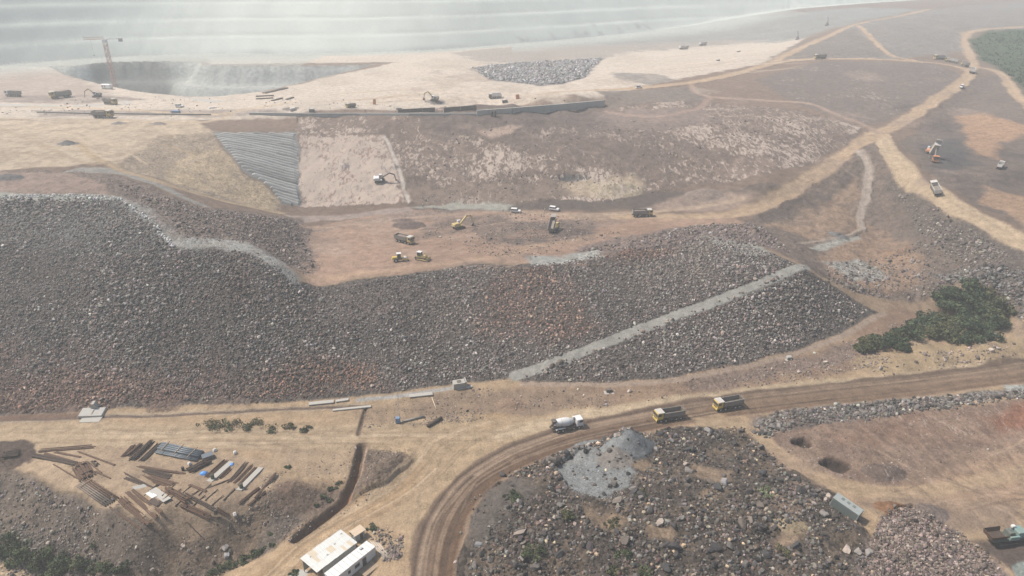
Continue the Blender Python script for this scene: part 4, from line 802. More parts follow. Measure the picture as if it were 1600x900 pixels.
def plant(u, v, rad, name, label, cat, pal, n_=420, size=.28, flat=.8, group=None, h0=.1, lumps=11):
    p = at(u, v); z = float(hgt(p[0], p[1])); o = empty(name, label, cat, group); o.location = (p[0], p[1], z-.05)
    co, fc, cl = leaves((0, 0, h0*rad), rad, n_, size, pal, lumps, flat); link('crown', mesh_np('crown', co, fc, 4, M['leaf'], [('soil', 'FLOAT_COLOR', cl)]), o)
    t = MB(); th = rad*flat*.6+h0*rad; t.tube((0, 0, -.2), (0, 0, th*.7), .07+rad*.045, 6, .04+rad*.025)
    for k in range(4): q = RNG.uniform(0, 6.28); t.tube((0, 0, th*.45), (math.cos(q)*rad*.5, math.sin(q)*rad*.5, th*1.05), .04+rad*.02, 5, .02)
    t.build('trunk', 'bark', o); return o
DG = [(.036,.052,.026),(.055,.075,.036),(.025,.038,.02),(.08,.10,.048)]; LG = [(.06,.08,.034),(.085,.098,.046),(.042,.06,.026)]; OL = [(.075,.08,.038),(.10,.098,.048),(.055,.062,.03)]
GROVE = [(1357,543,3.2),(1392,540,3.4),(1420,530,4.0),(1345,548,2.0),(1440,520,3.4),(1452,505,4.2),(1482,520,4.8),(1500,490,5.0),(1520,520,5.0),(1540,500,4.6),(1556,512,4.2),(1525,475,4.6),(1548,478,3.8),(1500,465,4.0),(1520,452,3.6),(1465,530,3.6),(1405,545,2.6),(1480,480,3.6),(1568,490,3.2),(1466,468,2.4),(1430,510,2.8),(1470,508,3.8),(1512,505,4.2),(1535,488,4.0),(1490,532,3.2),(1515,535,3.0),(1545,527,3.0),(1400,528,2.4),(1372,536,2.4),(1480,462,3.0),(1540,462,2.8)]
for i, (u, v, r) in enumerate(GROVE):
    plant(u, v, r*1.3, 'grove_tree', 'dense dark green tree in the grove below the rocky bank' if i % 3 else 'paler olive green bushy tree in the grove below the rocky bank', 'tree', DG if i % 3 else OL, int(1500*r/3.5), .36, .72, 'dark green trees of the grove' if i % 3 else 'olive trees of the grove', .25, 16)
for (u, v, r, p) in [(10,850,3.0,0),(38,862,2.6,0),(70,868,2.4,1),(95,880,2.8,0),(118,880,2.2,1),(60,885,2.6,0),(5,866,2.4,0),(140,890,2.0,0),(165,888,1.9,1),(85,895,2.2,1),(190,895,1.7,0),(25,880,2.2,1)]:
    plant(u, v, r*1.25, 'shrub', 'green shrub in the thicket at the foot of the yard slope' if p else 'dark green bush in the thicket at the foot of the yard slope', 'shrub', LG if p else DG, 900, .24, .8, 'lighter shrubs of the slope foot thicket' if p else 'dark bushes of the slope foot thicket')
for i, (u, v, r) in enumerate([(345,890,1.9),(362,884,1.8),(380,876,1.9),(398,868,1.7),(330,897,1.8),(410,862,1.4)]):
    plant(u, v, r, 'shrub', 'dark shrub in the row of bushes left of the shed road', 'shrub', DG, 420, .2, .7, 'row of bushes left of the shed road')
for i, (u, v, r) in enumerate([(325,664,1.6),(345,668,1.8),(365,664,1.7),(385,668,1.6),(402,663,1.6),(425,672,1.3),(450,670,1.3),(476,672,1.1)]):
    plant(u, v, r*1.7, 'shrub', 'low scrubby bush in the green patch beside the toe of the embankment', 'shrub', DG if i % 2 else OL, 300, .22, .5, 'scrub patch beside the embankment toe')
for i, (u, v, r) in enumerate([(505,775,1.0),(520,765,1.1),(530,755,1.0),(495,790,.9),(515,782,1.0)]):
    plant(u, v, r, 'ditch_bush', 'low green bush on the left bank of the drain ditch', 'shrub', DG, 200, .18, .6, 'bushes on the ditch bank')
for (u, v, r, lab, pal) in [(147,852,1.4,'lone bright green shrub halfway down the yard slope',LG),(198,880,1.3,'dark bush low on the yard slope beside pale stones',DG),(583,826,1.5,'leafy green bush behind the small hut and shed',DG),(553,832,.8,'small dry bush at the corner behind the white shed',OL),(803,775,2.6,'dark bush on the left edge of the rubble heap',DG),(885,808,2.2,'olive shrub on the rubble slope left of the earth ridge',OL),(832,862,2.9,'wide low green shrub among boulders near left of the heap',LG),(958,820,2.0,'yellow green grass clump on the earth ridge of the heap',OL),(1000,772,1.8,'green clump just right of the pale gravel spread',OL),(975,868,2.0,'dark green shrub amid boulders low on the heap',DG),(1195,770,1.9,'bright pale green plant on the right part of the heap',[(.16,.18,.10),(.12,.15,.07)]),(960,893,2.2,'grey green shrub at the bottom edge of the rubble heap',OL),(1010,895,1.9,'low green scrub at the bottom edge beside pale boulders',LG),(1222,862,1.8,'green scrub patch on the lower right of the heap',OL),(458,895,1.2,'dark little tree beside the shed front',DG),(425,852,.9,'small dark shrub on the left edge of the shed road',DG),(515,765,.8,'small bush beside the dirt mound above the ditch',DG),(450,730,.9,'pale green weed clump beside the concrete beam end',LG),(423,835,.8,'tiny green shrub at the ditch outlet',LG),(645,340,.01,'',DG)]:
    if r > .1: plant(u, v, r, 'shrub', lab, 'shrub', pal, int(180+160*r), .2, .55)
# distant green slope at far right
P = poly_w([(1520,64),(1548,51),(1700,44),(1850,60),(1850,280),(1640,172),(1592,130),(1560,104),(1532,92)]); a = sample(P, 5200, lambda q: .3+.7*sstep(-.2, .3, fbm(q[:, 0], q[:, 1], 18, 3, 6)))
z = hgt(a[:, 0], a[:, 1]); cs, fs, ks = [], [], []
co, fc, cl = leaves((0, 0, 0), 1.0, 5200*5, .5, DG, 3, .8); nn = np.repeat(np.arange(5200), 5); RNG.shuffle(nn); ctr = np.c_[a, z][nn]; rr_ = RNG.uniform(.7, 1.8, 5200)[nn]
co = (co.reshape(-1, 4, 3)*rr_[:, None, None]+ctr[:, None]).reshape(-1, 3)
tag(link('green_hillside_scrub', mesh_np('green_hillside_scrub', co, fc, 4, M['leaf'], [('soil', 'FLOAT_COLOR', cl)])), kind='stuff')
# ------------------------------------------------------------------ vehicles
def wheel(par, x, y, r, w_, dual=False):
    o = MB().tube((x, y-w_/2, r), (x, y+w_/2, r), r, 14).build('wheel', 'black', par, .04); s = 1 if y > 0 else -1
    MB().tube((x, y+s*(w_/2-.02), r), (x, y+s*(w_/2+.03), r), r*.5, 10).build('rim', 'palegrey', o); return o
def tipper(name, label, cab='yellow', body='steelgrey', angle=0.0, load=False, canopy='palegrey', group=None):
    t = empty(name, label, 'dump truck', group)
    MB().box((-.3, 0, .95), (8.2, .9, .35)).box((3.4, 0, .75), (1.6, 2.2, .3)).box((0, 1.0, .85), (1.3, .5, .5)).box((0, -1.0, .85), (1.3, .5, .5)).build('chassis', 'dark', t, .03)
    c = MB().box((3.35, 0, 2.0), (1.9, 2.45, 2.0), (.93, .95, -.05)).build('cab', cab, t, .08)
    MB().box((4.27, 0, 2.35), (.06, 2.1, .85), tilt=('Y', -.06)).build('windscreen', 'glass', c)
    for s in (1, -1): MB().box((3.55, s*1.2, 2.4), (1.0, .05, .7)).build('side_window', 'glass', c); MB().box((4.3, s*.85, 1.1), (.06, .4, .22)).build('headlight', 'white', c); MB().box((4.25, s*1.42, 2.3), (.12, .22, .55)).tube((4.2, s*1.2, 2.5), (4.25, s*1.42, 2.5), .03, 5).build('mirror', 'dark', c)
    MB().box((4.33, 0, .82), (.18, 2.4, .42)).build('bumper', cab, t, .03); MB().box((4.305, 0, 1.5), (.05, 1.5, .38)).build('grille', 'dark', c)
    for x in (3.1, 1.55):
        for s in (1, -1): wheel(t, x, s*1.08, .54, .34)
    for x in (-1.6, -3.0):
        for s in (1, -1): wheel(t, x, s*.95, .54, .62)
    for s in (1, -1): MB().box((3.1, s*1.08, 1.18), (1.3, .4, .08)).build('mudguard', 'dark', t); MB().box((-2.3, s*1.0, 1.2), (2.9, .55, .06)).build('mudguard', 'dark', t)
    bd = empty('tipper_body'); bd.parent = t; bd.location = (-4.1, 0, 1.3); bd.rotation_euler = (0, -angle, 0)
    m = MB().box((3.1, 0, .12), (6.3, 2.2, .16))
    for s in (1, -1):
        m.box((3.1, s*1.2, .85), (6.3, .09, 1.35)).box((3.1, s*1.24, 1.54), (6.35, .16, .12))
        for k in range(7): m.box((.3+k*.95, s*1.28, .8), (.1, .08, 1.3))
    m.box((6.25, 0, .95), (.1, 2.4, 1.6)).build('tub', body, bd)
    MB().box((-.02, 0, .95), (.08, 2.35, 1.5), tilt=('Y', .25)).build('tailgate', body, bd)
    MB().box((7.15, 0, 1.82), (1.9, 2.5, .09)).box((8.05, 0, 1.74), (.08, 2.5, .2)).build('cab_canopy', canopy, bd)
    MB().box((3.1, 0, .215), (6.2, 2.15, .03)).build('bed_floor', 'bedin', bd)
    if load:
        l = MB(); l.box((3.1, 0, .9), (5.9, 2.2, 1.2), (.72, .6, .1)).build('earth_load', 'load', bd, .25)
    if angle: MB().tube((1.4, 0, 1.0), (-4.1+4.6*math.cos(angle), 0, 1.3+4.6*math.sin(angle)), .14, 8).build('hydraulic_ram', 'palegrey', t)
    return t
def mixer(name, label):
    t = empty(name, label, 'mixer truck')
    MB().box((-.3, 0, .95), (8.4, .9, .35)).box((.6, 1.0, .85), (1.2, .5, .5)).box((.6, -1.0, .85), (1.2, .5, .5)).build('chassis', 'dark', t, .03)
    c = MB().box((3.3, 0, 2.0), (1.95, 2.4, 2.05), (.92, .95, -.06)).build('cab', 'white', t, .1)
    MB().box((4.24, 0, 2.4), (.06, 2.05, .85), tilt=('Y', -.06)).build('windscreen', 'glass', c); MB().box((4.3, 0, 1.45), (.05, 1.6, .4)).build('grille', 'dark', c)
    for s in (1, -1): MB().box((3.5, s*1.175, 2.45), (1.0, .05, .65)).build('side_window', 'glass', c); MB().box((4.3, s*.85, 1.08), (.06, .4, .22)).build('headlight', 'palegrey', c)
    MB().box((4.3, 0, .8), (.16, 2.35, .4)).build('bumper', 'white', t, .03)
    d = MB().lathe([(0, .45), (.05, .75), (.22, 1.02), (.5, 1.22), (.72, 1.14), (.95, .72), (1, .4)], (-3.7, 0, 2.85), (1.7, 0, 2.15), 20).build('drum', 'white', t, 0, True)
    MB().lathe([(0, 1.09), (1, 1.14)], (-2.1, 0, 2.64), (-1.95, 0, 2.62), 20).build('drum_ring', 'palegrey', d)
    MB().lathe([(0, 1.13), (1, 1.1)], (.25, 0, 2.34), (.4, 0, 2.32), 20).build('drum_ring', 'palegrey', d)
    MB().box((-3.9, 0, 3.3), (.9, 1.1, .7), (1.4, 1.3, 0)).box((-4.1, 0, 2.3), (.25, 1.4, 1.6)).tube((-4.2, 0, 2.6), (-5.0, .1, 1.5), .25, 8).build('hopper', 'dark', t)
    MB().box((-3.7, .7, 1.7), (.15, .15, 1.6)).box((-3.7, -.7, 1.7), (.15, .15, 1.6)).box((1.8, 0, 1.6), (.3, 1.6, 1.1)).build('drum_support', 'dark', t)
    MB().tube((1.95, .55, 2.0), (1.95, .55, 3.2), .3, 10).build('water_tank', 'white', t)
    for x in (3.0, 1.5):
        for s in (1, -1): wheel(t, x, s*1.05, .53, .34)
    for x in (-1.7, -3.05):
        for s in (1, -1): wheel(t, x, s*.95, .53, .6)
    for s in (1, -1): MB().box((3.0, s*1.05, 1.16), (1.3, .4, .07)).build('mudguard', 'white', t); MB().box((-2.35, s*1.0, 1.2), (2.8, .55, .06)).build('mudguard', 'white', t)
    return t
def track(par, y, L_, h, w_, mat='dark'):
    n_ = 7; pts = []
    for k in range(n_): q = math.pi/2+math.pi*k/(n_-1); pts.append((-L_/2+h/2+h/2*math.cos(q), h/2+h/2*math.sin(q)))
    for k in range(n_): q = -math.pi/2+math.pi*k/(n_-1); pts.append((L_/2-h/2+h/2*math.cos(q), h/2+h/2*math.sin(q)))
    o = MB().prism(pts, y-w_/2, y+w_/2).build('crawler_track', 'black', par)
    MB().box((0, y, h*.5), (L_*.72, w_*1.04, h*.42)).build('track_frame', mat, o); return o
def excavator(name, label, col='ochre', boom='ochre', swing=0.0, reach=(0, 0), cat='excavator', group=None):
    t = empty(name, label, cat, group); track(t, 1.15, 4.4, .95, .6); track(t, -1.15, 4.4, .95, .6)
    MB().box((0, 0, .85), (1.8, 1.8, .5)).build('undercarriage', 'dark', t)
    h = empty('upper_structure'); h.parent = t; h.location = (0, 0, 1.1); h.rotation_euler = (0, 0, swing)
    MB().box((-.55, 0, .3), (3.6, 2.7, .5)).box((-1.0, -.2, 1.0), (2.2, 2.2, .95), (.92, .9, 0)).build('engine_housing', col, h, .08)
    MB().box((-2.25, 0, .75), (.8, 2.7, 1.1), (.9, .95, .08)).build('counterweight', 'white' if col == 'white' else col, h, .12)
    c = MB().box((.75, .85, 1.35), (1.6, 1.0, 1.7), (.85, .92, -.1)).build('cab', 'white' if col != 'green' else 'green', h, .06); MB().box((1.5, .85, 1.5), (.05, .85, 1.1), tilt=('Y', -.12)).box((.75, 1.36, 1.55), (1.1, .04, .9)).build('cab_window', 'glass', c)
    e1 = Vector((3.6+reach[0], -.15, 3.6)); e2 = Vector((5.9+reach[0], -.15, 3.1+reach[1])); tip = Vector((6.3+reach[0], -.15, .2+reach[1]))
    b0 = MB(); a = Vector((.6, -.15, .8))
    for p, q, w0, w1 in ((a, e1, .38, .34), (e1, e2, .34, .24)): b0.tube(p, q, w0, 4, w1)
    b0.build('boom', boom, h); MB().tube(a+Vector((.6, .3, -.1)), e1*.8+Vector((0, .3, 0)), .09, 6).tube(e1+Vector((0, 0, .35)), e2+Vector((-.1, 0, .5)), .09, 6).build('hydraulic_cylinder', 'palegrey', h)
    MB().tube(e2+Vector((-.3, 0, .5)), tip, .27, 4, .18).build('stick', boom, h)
    MB().prism([(0, 0), (.55, -.1), (.35, -.9), (-.35, -1.15), (-.8, -.75), (-.45, -.5)], -.6, .6).build('bucket', 'dark', h).location = tip
    return t
def jeep(name, label, cat='car', col='white', pick=False, group=None):
    t = empty(name, label, cat, group)
    b = MB().prism([(-2.15, .45), (2.1, .45), (2.15, .95), (2.0, 1.1), (.95, 1.18), (-2.15, 1.15)], -.85, .85).build('body', col, t, .05)
    x0 = -.6 if pick else -2.1
    g = MB().prism([(x0, 1.14), (1.0, 1.14), (.5, 1.85), (x0+.1, 1.85)], -.76, .76).build('cabin', 'glass', t, .03)
    MB().box(((x0+.6)/2, 0, 1.88), (abs(x0)+.45, 1.5, .1)).build('roof', col, t, .04)
    for x in (.75, -.45) + (() if pick else (-2.0,)): MB().tube((x, .77, 1.15), (x-.2 if x > .5 else x, .74, 1.86), .05, 4).tube((x, -.77, 1.15), (x-.2 if x > .5 else x, -.74, 1.86), .05, 4).build('pillar', col, t)
    for x in (1.3, -1.35):
        for s in (1, -1): wheel(t, x, s*.78, .37, .24)
    for s in (1, -1): MB().box((2.13, s*.6, .85), (.06, .3, .18)).build('headlight', 'palegrey', t)
    MB().box((2.2, 0, .52), (.14, 1.65, .2)).build('bumper', 'dark', t)
    return t
def dozer(name, label):
    t = empty(name, label, 'bulldozer'); track(t, 1.05, 3.9, 1.1, .6, 'ochre'); track(t, -1.05, 3.9, 1.1, .6, 'ochre')
    MB().box((.8, 0, 1.5), (2.0, 1.2, 1.0), (.95, .9, 0)).build('engine_hood', 'ochre', t, .06); MB().tube((1.2, .3, 2.0), (1.2, .3, 2.7), .08, 6).build('exhaust_pipe', 'dark', t)
    MB().box((-.5, 0, 1.2), (2.6, 1.4, .6)).build('hull', 'ochre', t, .04)
    c = MB().box((-.75, 0, 2.3), (1.5, 1.5, 1.3), (.9, .9, 0)).build('cab', 'glass', t); MB().box((-.75, 0, 3.02), (1.8, 1.8, .16)).build('cab_roof', 'white', c, .04)
    for x in (-1.45, -.05):
        for s in (.72, -.72): MB().tube((x, s, 1.6), (x, s, 3.0), .06, 4).build('cab_post', 'ochre', c)
    MB().prism([(2.6, .15), (2.75, .1), (2.6, .7), (2.8, 1.35), (2.65, 1.35), (2.45, .7)], -1.75, 1.75).build('blade', 'ochre', t)
    for s in (1.5, -1.5): MB().tube((.3, s, .6), (2.5, s, .5), .12, 6).build('push_arm', 'ochre', t)
    MB().box((-2.4, 0, .8), (.3, 1.2, .3)).box((-2.6, 0, .5), (.2, .25, 1.1)).build('ripper', 'dark', t); return t
def roller(name, label):
    t = empty(name, label, 'road roller')
    MB().tube((2.0, -1.05, .78), (2.0, 1.05, .78), .78, 20).build('drum', 'palegrey', t, .03); MB().box((1.95, 1.15, .9), (2.1, .16, .45)).box((1.95, -1.15, .9), (2.1, .16, .45)).box((.85, 0, .9), (.25, 2.4, .5)).build('drum_frame', 'yellow', t, .04)
    MB().box((-1.9, 0, 1.35), (2.0, 1.7, 1.0), (.85, .85, .1)).build('engine_hood', 'yellow', t, .08); MB().box((-.5, 0, .95), (2.6, 1.2, .5)).build('hull', 'dark', t)
    c = MB().box((-.25, 0, 2.1), (1.4, 1.5, 1.6), (.88, .9, 0)).build('cab', 'glass', t); MB().box((-.25, 0, 3.0), (1.7, 1.75, .18)).build('cab_roof', 'white', c, .05)
    for x in (-.9, .4):
        for s in (.72, -.72): MB().tube((x, s, 1.2), (x*.9-.02, s*.92, 2.95), .07, 4).build('cab_post', 'yellow', c)
    for s in (1, -1): wheel(t, -1.5, s*1.0, .75, .5)
    return t
def drill_rig(name, label, group=None):
    t = empty(name, label, 'drill rig', group); track(t, 1.1, 3.6, .9, .5); track(t, -1.1, 3.6, .9, .5); MB().box((-.3, 0, 1.6), (3.4, 2.0, 1.3), (.9, .9, 0)).build('housing', 'steelgrey', t, .06)
    MB().box((1.0, .7, 2.4), (1.1, .9, 1.2)).build('cab', 'glass', t); m = MB()
    for s in (.3, -.3):
        for q in (1.9, 2.4): m.tube((q, s, .4), (q, s, 8.5), .07, 4)
    for k in range(8): m.tube((1.9, .3, .8+k), (2.4, -.3, 1.6+k), .04, 4).tube((2.4, .3, .8+k), (1.9, -.3, 1.6+k), .04, 4)
    m.build('mast', 'dark', t); MB().tube((.8, 0, 2.2), (1.95, 0, 6), .09, 5).build('mast_stay', 'dark', t); return t

Y_T = tipper('dump_truck', 'yellow fronted dump truck with empty grey bed behind the mixer truck')
stand(Y_T, 1045, 655, 1000, 663)
t2 = stand(copy_tree(Y_T, label='rearmost yellow fronted dump truck on haul road beside the side track fork', cat='dump truck'), 1137, 637, 1095, 645)
stand(mixer('mixer_truck', 'white concrete mixer truck on the brown haul road'), 886, 670, 930, 661)
TL = tipper('dump_truck', 'loaded dump truck facing right above the roller and dozer', 'ochre', 'steelgrey', 0, True); stand(TL, 632, 379, 665, 387)
t3 = stand(copy_tree(TL, label='yellow dump truck on the bench road right of the white jeeps', cat='dump truck'), 1003, 338, 1040, 337)
stand(tipper('dump_truck', 'dump truck on the bench with bed raised over a dark earth pile', 'ochre', 'bedin', R(38), canopy='steelgrey'), 866, 361, 884, 342, scale=.9)
TW = tipper('dump_truck', 'pale dusty dump truck coming down the right hand haul road', 'ochre', 'palegrey'); stand(TW, 1462, 299, 1440, 280)
stand(roller('road_roller', 'yellow soil roller with white cab roof beside the bulldozer'), 625, 408, 660, 405)
stand(dozer('bulldozer', 'dusty yellow bulldozer with white canopy right of the roller'), 659, 406, 685, 410)
stand(excavator('excavator', 'yellow excavator with raised boom on the bench'), 717, 357, 760, 348)
stand(excavator('excavator', 'dark boomed excavator scraping the pale clay slope', 'white', 'dark', 0, (1.2, -.6)), 593, 283, 640, 279)
JP = stand(jeep('jeep', 'white jeep nearest the walkers on the bench road'), 806, 332, 835, 334)
stand(copy_tree(JP, label='white jeep parked right of the gravel strip on bench road', cat='car'), 866, 329, 895, 333)
stand(copy_tree(JP, label='small white car on the road below the upper truck queue', cat='car'), 1502, 137, 1490, 146)
stand(copy_tree(JP, label='white pickup on the upper road beyond the end of the concrete wall', cat='car'), 998, 138, 1030, 136)
stand(copy_tree(JP, label='white car parked by the puddles near the pit edge', cat='car'), 281, 168, 300, 168)
rr1 = stand(tipper('dump_truck', 'dump truck with raised bed in the dark stockpile area', 'orangeveh', 'palegrey', R(55)), 1458, 250, 1466, 262, scale=1.05)
stand(excavator('wheel_loader', 'dark excavator working behind the raised truck bed in stockpile area', 'orangeveh', 'dark', 2.4), 1452, 240, 1470, 248)
stand(copy_tree(TW, label='lone pale truck on the tan track at right edge of stockpile area', cat='dump truck'), 1562, 262, 1572, 250, scale=.8)
for (u, v, fu, fv, lab) in [(1468,93,1440,92,'leading truck of the queue on the upper road'),(1486,98,1460,94,'second truck of the queue on the upper road with white cab'),(1507,104,1490,98,'third truck of the queue just before the junction'),(1518,114,1512,104,'last truck of the queue standing on the upper junction'),(1281,92,1240,94,'single dark dump truck on the straight ridge road'),(1068,77,1085,76,'left one of two hazy trucks on the far sandy plateau'),(1098,71,1115,69,'right one of two hazy trucks on the far sandy plateau')]:
    stand(copy_tree(TL if u % 2 else TW, label=lab, cat='dump truck'), u, v, fu, fv, scale=1.15)
stand(copy_tree(TL, label='dark dump truck with earth load on the left plateau track', cat='dump truck'), 162, 184, 195, 185, scale=1.25)
stand(copy_tree(TL, label='dark dump truck below the white tank on left plateau', cat='dump truck'), 173, 163, 200, 166, scale=1.1)
stand(tipper('dump_truck', 'white cab truck at the far left plateau edge', 'white', 'steelgrey'), 22, 151, 0, 150, scale=1.15)
stand(copy_tree(TL, label='grey green loaded truck left of the plateau excavator', cat='dump truck'), 96, 153, 60, 157, scale=1.35)
stand(excavator('excavator', 'excavator with lowered boom beside the white tank', 'dkgreen', 'ochre', 0, (.5, -1)), 152, 152, 120, 152, scale=1.05)
stand(excavator('excavator', 'grey excavator digging on the plateau behind the concrete wall', 'steelgrey', 'ochre', 0, (.4, -1)), 679, 157, 655, 157, scale=1.0)
stand(tipper('dump_truck', 'white and dark truck right of the plateau excavator', 'dark', 'white'), 774, 153, 755, 154, scale=.9)
stand(copy_tree(TL, label='small dark truck among the stores behind the low wall', cat='dump truck'), 548, 168, 530, 170, scale=.75)
drill = stand(drill_rig('drill_rig', 'lower drill rig on the hazy ridge road edge'), 1246, 62, 1260, 58, scale=.95); stand(copy_tree(drill, label='upper drill rig near the ridge top road', cat='drill rig'), 1292, 40, 1310, 36, scale=1.05)
# mobile crusher at right edge
g = empty('mobile_crusher', 'blue green tracked crusher with brown hopper by the pond', 'crusher'); track(g, 1.3, 7.0, 1.0, .6); track(g, -1.3, 7.0, 1.0, .6)
MB().box((.3, 0, 1.6), (9.0, 2.5, .9)).build('frame', 'dkgreen', g, .05); MB().box((-3.2, 1.45, 3.0), (4.6, .1, 1.3), tilt=('X', -.28)).box((-3.2, -1.45, 3.0), (4.6, .1, 1.3), tilt=('X', .28)).box((-5.45, 0, 3.0), (.1, 3.1, 1.3), tilt=('Y', -.3)).build('hopper', 'rust', g); MB().box((-3.2, 0, 2.45), (4.4, 2.4, .12)).build('hopper_floor', 'rustdk', g)
MB().box((.6, 0, 2.8), (1.7, 2.1, 1.6), (.85, .9, 0)).build('jaw_housing', 'dkgreen', g, .06); MB().box((3.2, 0, 2.8), (2.4, 2.6, 1.7), (.95, .95, 0)).build('engine_housing', 'green', g, .08); MB().box((1.0, -1.45, 2.3), (2.6, .5, 1.2)).build('side_cabinet', 'green', g, .05)
MB().tube((4.4, 0, 1.6), (8.6, 0, 4.0), .45, 4).build('conveyor', 'dark', g); MB().box((2.0, .9, 3.9), (.9, .7, .6)).build('air_filter', 'white', g, .04)
stand(g, 1568, 845, 1612, 839, scale=.86)
# container
c = empty('shipping_container', 'teal grey shipping container lying alone on the bare ground right of the rubble', 'container')
p0 = at(1301,786); p1 = at(1325,803); yaw = math.atan2(p1[1]-p0[1], p1[0]-p0[0])
bx_ = MB().box((0, 0, 1.3), (6.1, 2.4, 2.45)).build('body', 'teal', c)
for k in range(20):
    for s in (1, -1): MB().box((-2.85+k*.3, s*1.215, 1.3), (.15, .05, 2.1)).build('wall_rib', 'teal', bx_)
MB().box((0, 0, 2.56), (6.12, 2.42, .08)).build('roof', 'tealtop', c)
for k in range(3): MB().box((-1.4+k*1.3, .3, 2.64), (.6, .7, .1)).build('roof_patch', 'teal', c)
for x in (3.02, -3.02):
    for y in (1.17, -1.17): MB().box((x, y, 1.3), (.14, .14, 2.62)).build('corner_post', 'tealtop', c)
for y in (.6, -.6):
    d_ = MB().box((-3.08, y, 1.3), (.06, 1.1, 2.2)).build('door', 'dark', c); MB().tube((-3.13, y, .3), (-3.13, y, 2.3), .03, 5).build('lock_rod', 'palegrey', d_)
stand(c, 1319, 799, yaw=yaw)
# tower crane in the pit
cr = empty('tower_crane', 'orange tower crane rising from the hazy pit', 'crane'); pb = at_z(176, 132, 36.0); top = 67.0; H = top-pb[2]; pb = at_z(164, 66, top); pb = np.array([pb[0], pb[1], float(hgt(pb[0], pb[1]))]); H = top-pb[2]
m = MB(); w2 = 1.1
for sx in (1, -1):
    for sy in (1, -1): m.tube((sx*w2, sy*w2, -1), (sx*w2, sy*w2, H), .22, 5)
k = 0; z = 0
while z < H-2.5:
    for s in (1, -1): m.tube((s*w2, -w2*(1 if k % 2 else -1), z), (s*w2, w2*(1 if k % 2 else -1), z+2.5), .13, 4).tube((-w2*(1 if k % 2 else -1), s*w2, z), (w2*(1 if k % 2 else -1), s*w2, z+2.5), .13, 4)
    z += 2.5; k += 1
m.build('mast', 'orange', cr); MB().box((0, 0, H+1.0), (3.0, 2.6, 2.0)).build('slewing_unit', 'white', cr, .1); MB().box((1.4, -1.6, H+1.3), (1.6, 1.4, 2.0)).build('operator_cab', 'white', cr, .1)
m = MB()
for y, zz in ((.8, H+2.2), (-.8, H+2.2), (0, H+3.8)): m.tube((0, y, zz), (-15, y*.6, zz-.3), .16, 4)
for k in range(10): x = -1.5*k; m.tube((x, .8, H+2.2), (x-1.5, 0, H+3.7), .08, 4).tube((x, -.8, H+2.2), (x-1.5, 0, H+3.7), .08, 4)
m.build('jib', 'orange', cr); m = MB()
for y in (.8, -.8): m.tube((0, y, H+2.2), (12.5, y, H+2.4), .18, 4)
m.build('counter_jib', 'steelgrey', cr); MB().box((11.5, 0, H+1.6), (2.2, 2.4, 2.4)).build('counterweight', 'concrete', cr); MB().tube((-10, 0, H+2), (-10, 0, H-9), .05, 4).box((-10, 0, H-9.4), (.5, .5, .9)).build('hook', 'dark', cr)
cr.location = pb; cr.rotation_euler = (0, 0, R(6))
# white site tank / caravan on the pit rim, small stores
v_ = empty('site_cabin', 'white site cabin standing on the pit rim left of the crane', 'cabin'); MB().box((0, 0, 1.7), (7.5, 2.6, 2.8)).build('body', 'white', v_, .35); MB().box((0, 0, .2), (6.0, 2.0, .3)).build('skid', 'dark', v_)
for x in (-2.4, -.6): MB().box((x, -1.31, 1.7), (.7, .04, .9)).build('window', 'glass', v_)
stand(v_, 168, 139, 185, 140, level=True)
tag(stand(MB().box((0, 0, .6), (4.2, 2.2, 1.2), (.9, .9, 0)).build('water_tank', 'bluepaint', None, .1), 275, 176, 290, 176), 'low blue tank beside the white car by the puddles', 'tank')
for i, (u, v, m_, d_, lab) in enumerate([(585,163,'orangeveh',(1.6,1.4,3.0),'rusty orange upright hopper behind the low wall'),(809,154,'orangeveh',(2.2,1.8,2.6),'small orange compressor on plateau above the concrete wall'),(789,160,'dark',(3.2,1.8,1.6),'dark crate beside the right plateau truck'),(458,172,'palegrey',(3,2,1.4),'pale crate left among the stores behind the low wall'),(487,174,'steelgrey',(3,2,1.6),'dark grey crate among stores behind the low wall'),(623,171,'cwhite',(3.6,1.2,1.0),'pale block beside the dark formwork'),(332,169,'white',(4,1.6,.5),'flat white panel stack right of the blue tank'),(1122,95,'dark',(3,2,1),'small dark box on the far sandy plateau'),(1154,81,'rust',(4,2,.8),'dark low mat on the far sandy plateau')]):
    o = empty(['hopper','compressor','crate','crate','crate','concrete_block','panel_stack','box','mat'][i], lab, ['hopper','compressor','crate','crate','crate','block','panels','box','mat'][i]); MB().box((0, 0, d_[2]/2), d_, (.92, .92, 0)).build('body', m_, o, .06); MB().box((0, 0, d_[2]+.05), (d_[0]*.7, d_[1]*.7, .1)).build('lid', 'palegrey', o); stand(o, u, v, yaw=.1*i)
# puddles of pale slurry
for i, (px, lab) in enumerate([([(275,150),(300,155),(330,160),(365,157),(350,153),(300,148)], 0),([(185,159),(200,157),(203,162),(190,164)], 0),([(0,163),(60,163),(100,166),(0,166)], 0),([(115,164),(160,163),(160,165),(118,167)], 0)]):
    P = spline(poly_w(px+[px[0]]), 5); z = np.max(hgt(P[:, 0], P[:, 1]))*.5+np.mean(hgt(P[:, 0], P[:, 1]))*.5+.05
    me = bpy.data.meshes.new('slurry_puddle'); me.from_pydata([(x, y, float(hgt(x, y))+.05) for x, y in P], [], [tuple(range(len(P)))]); me.materials.append(M['cwhite']); tag(link('slurry_puddle', me), kind='structure')
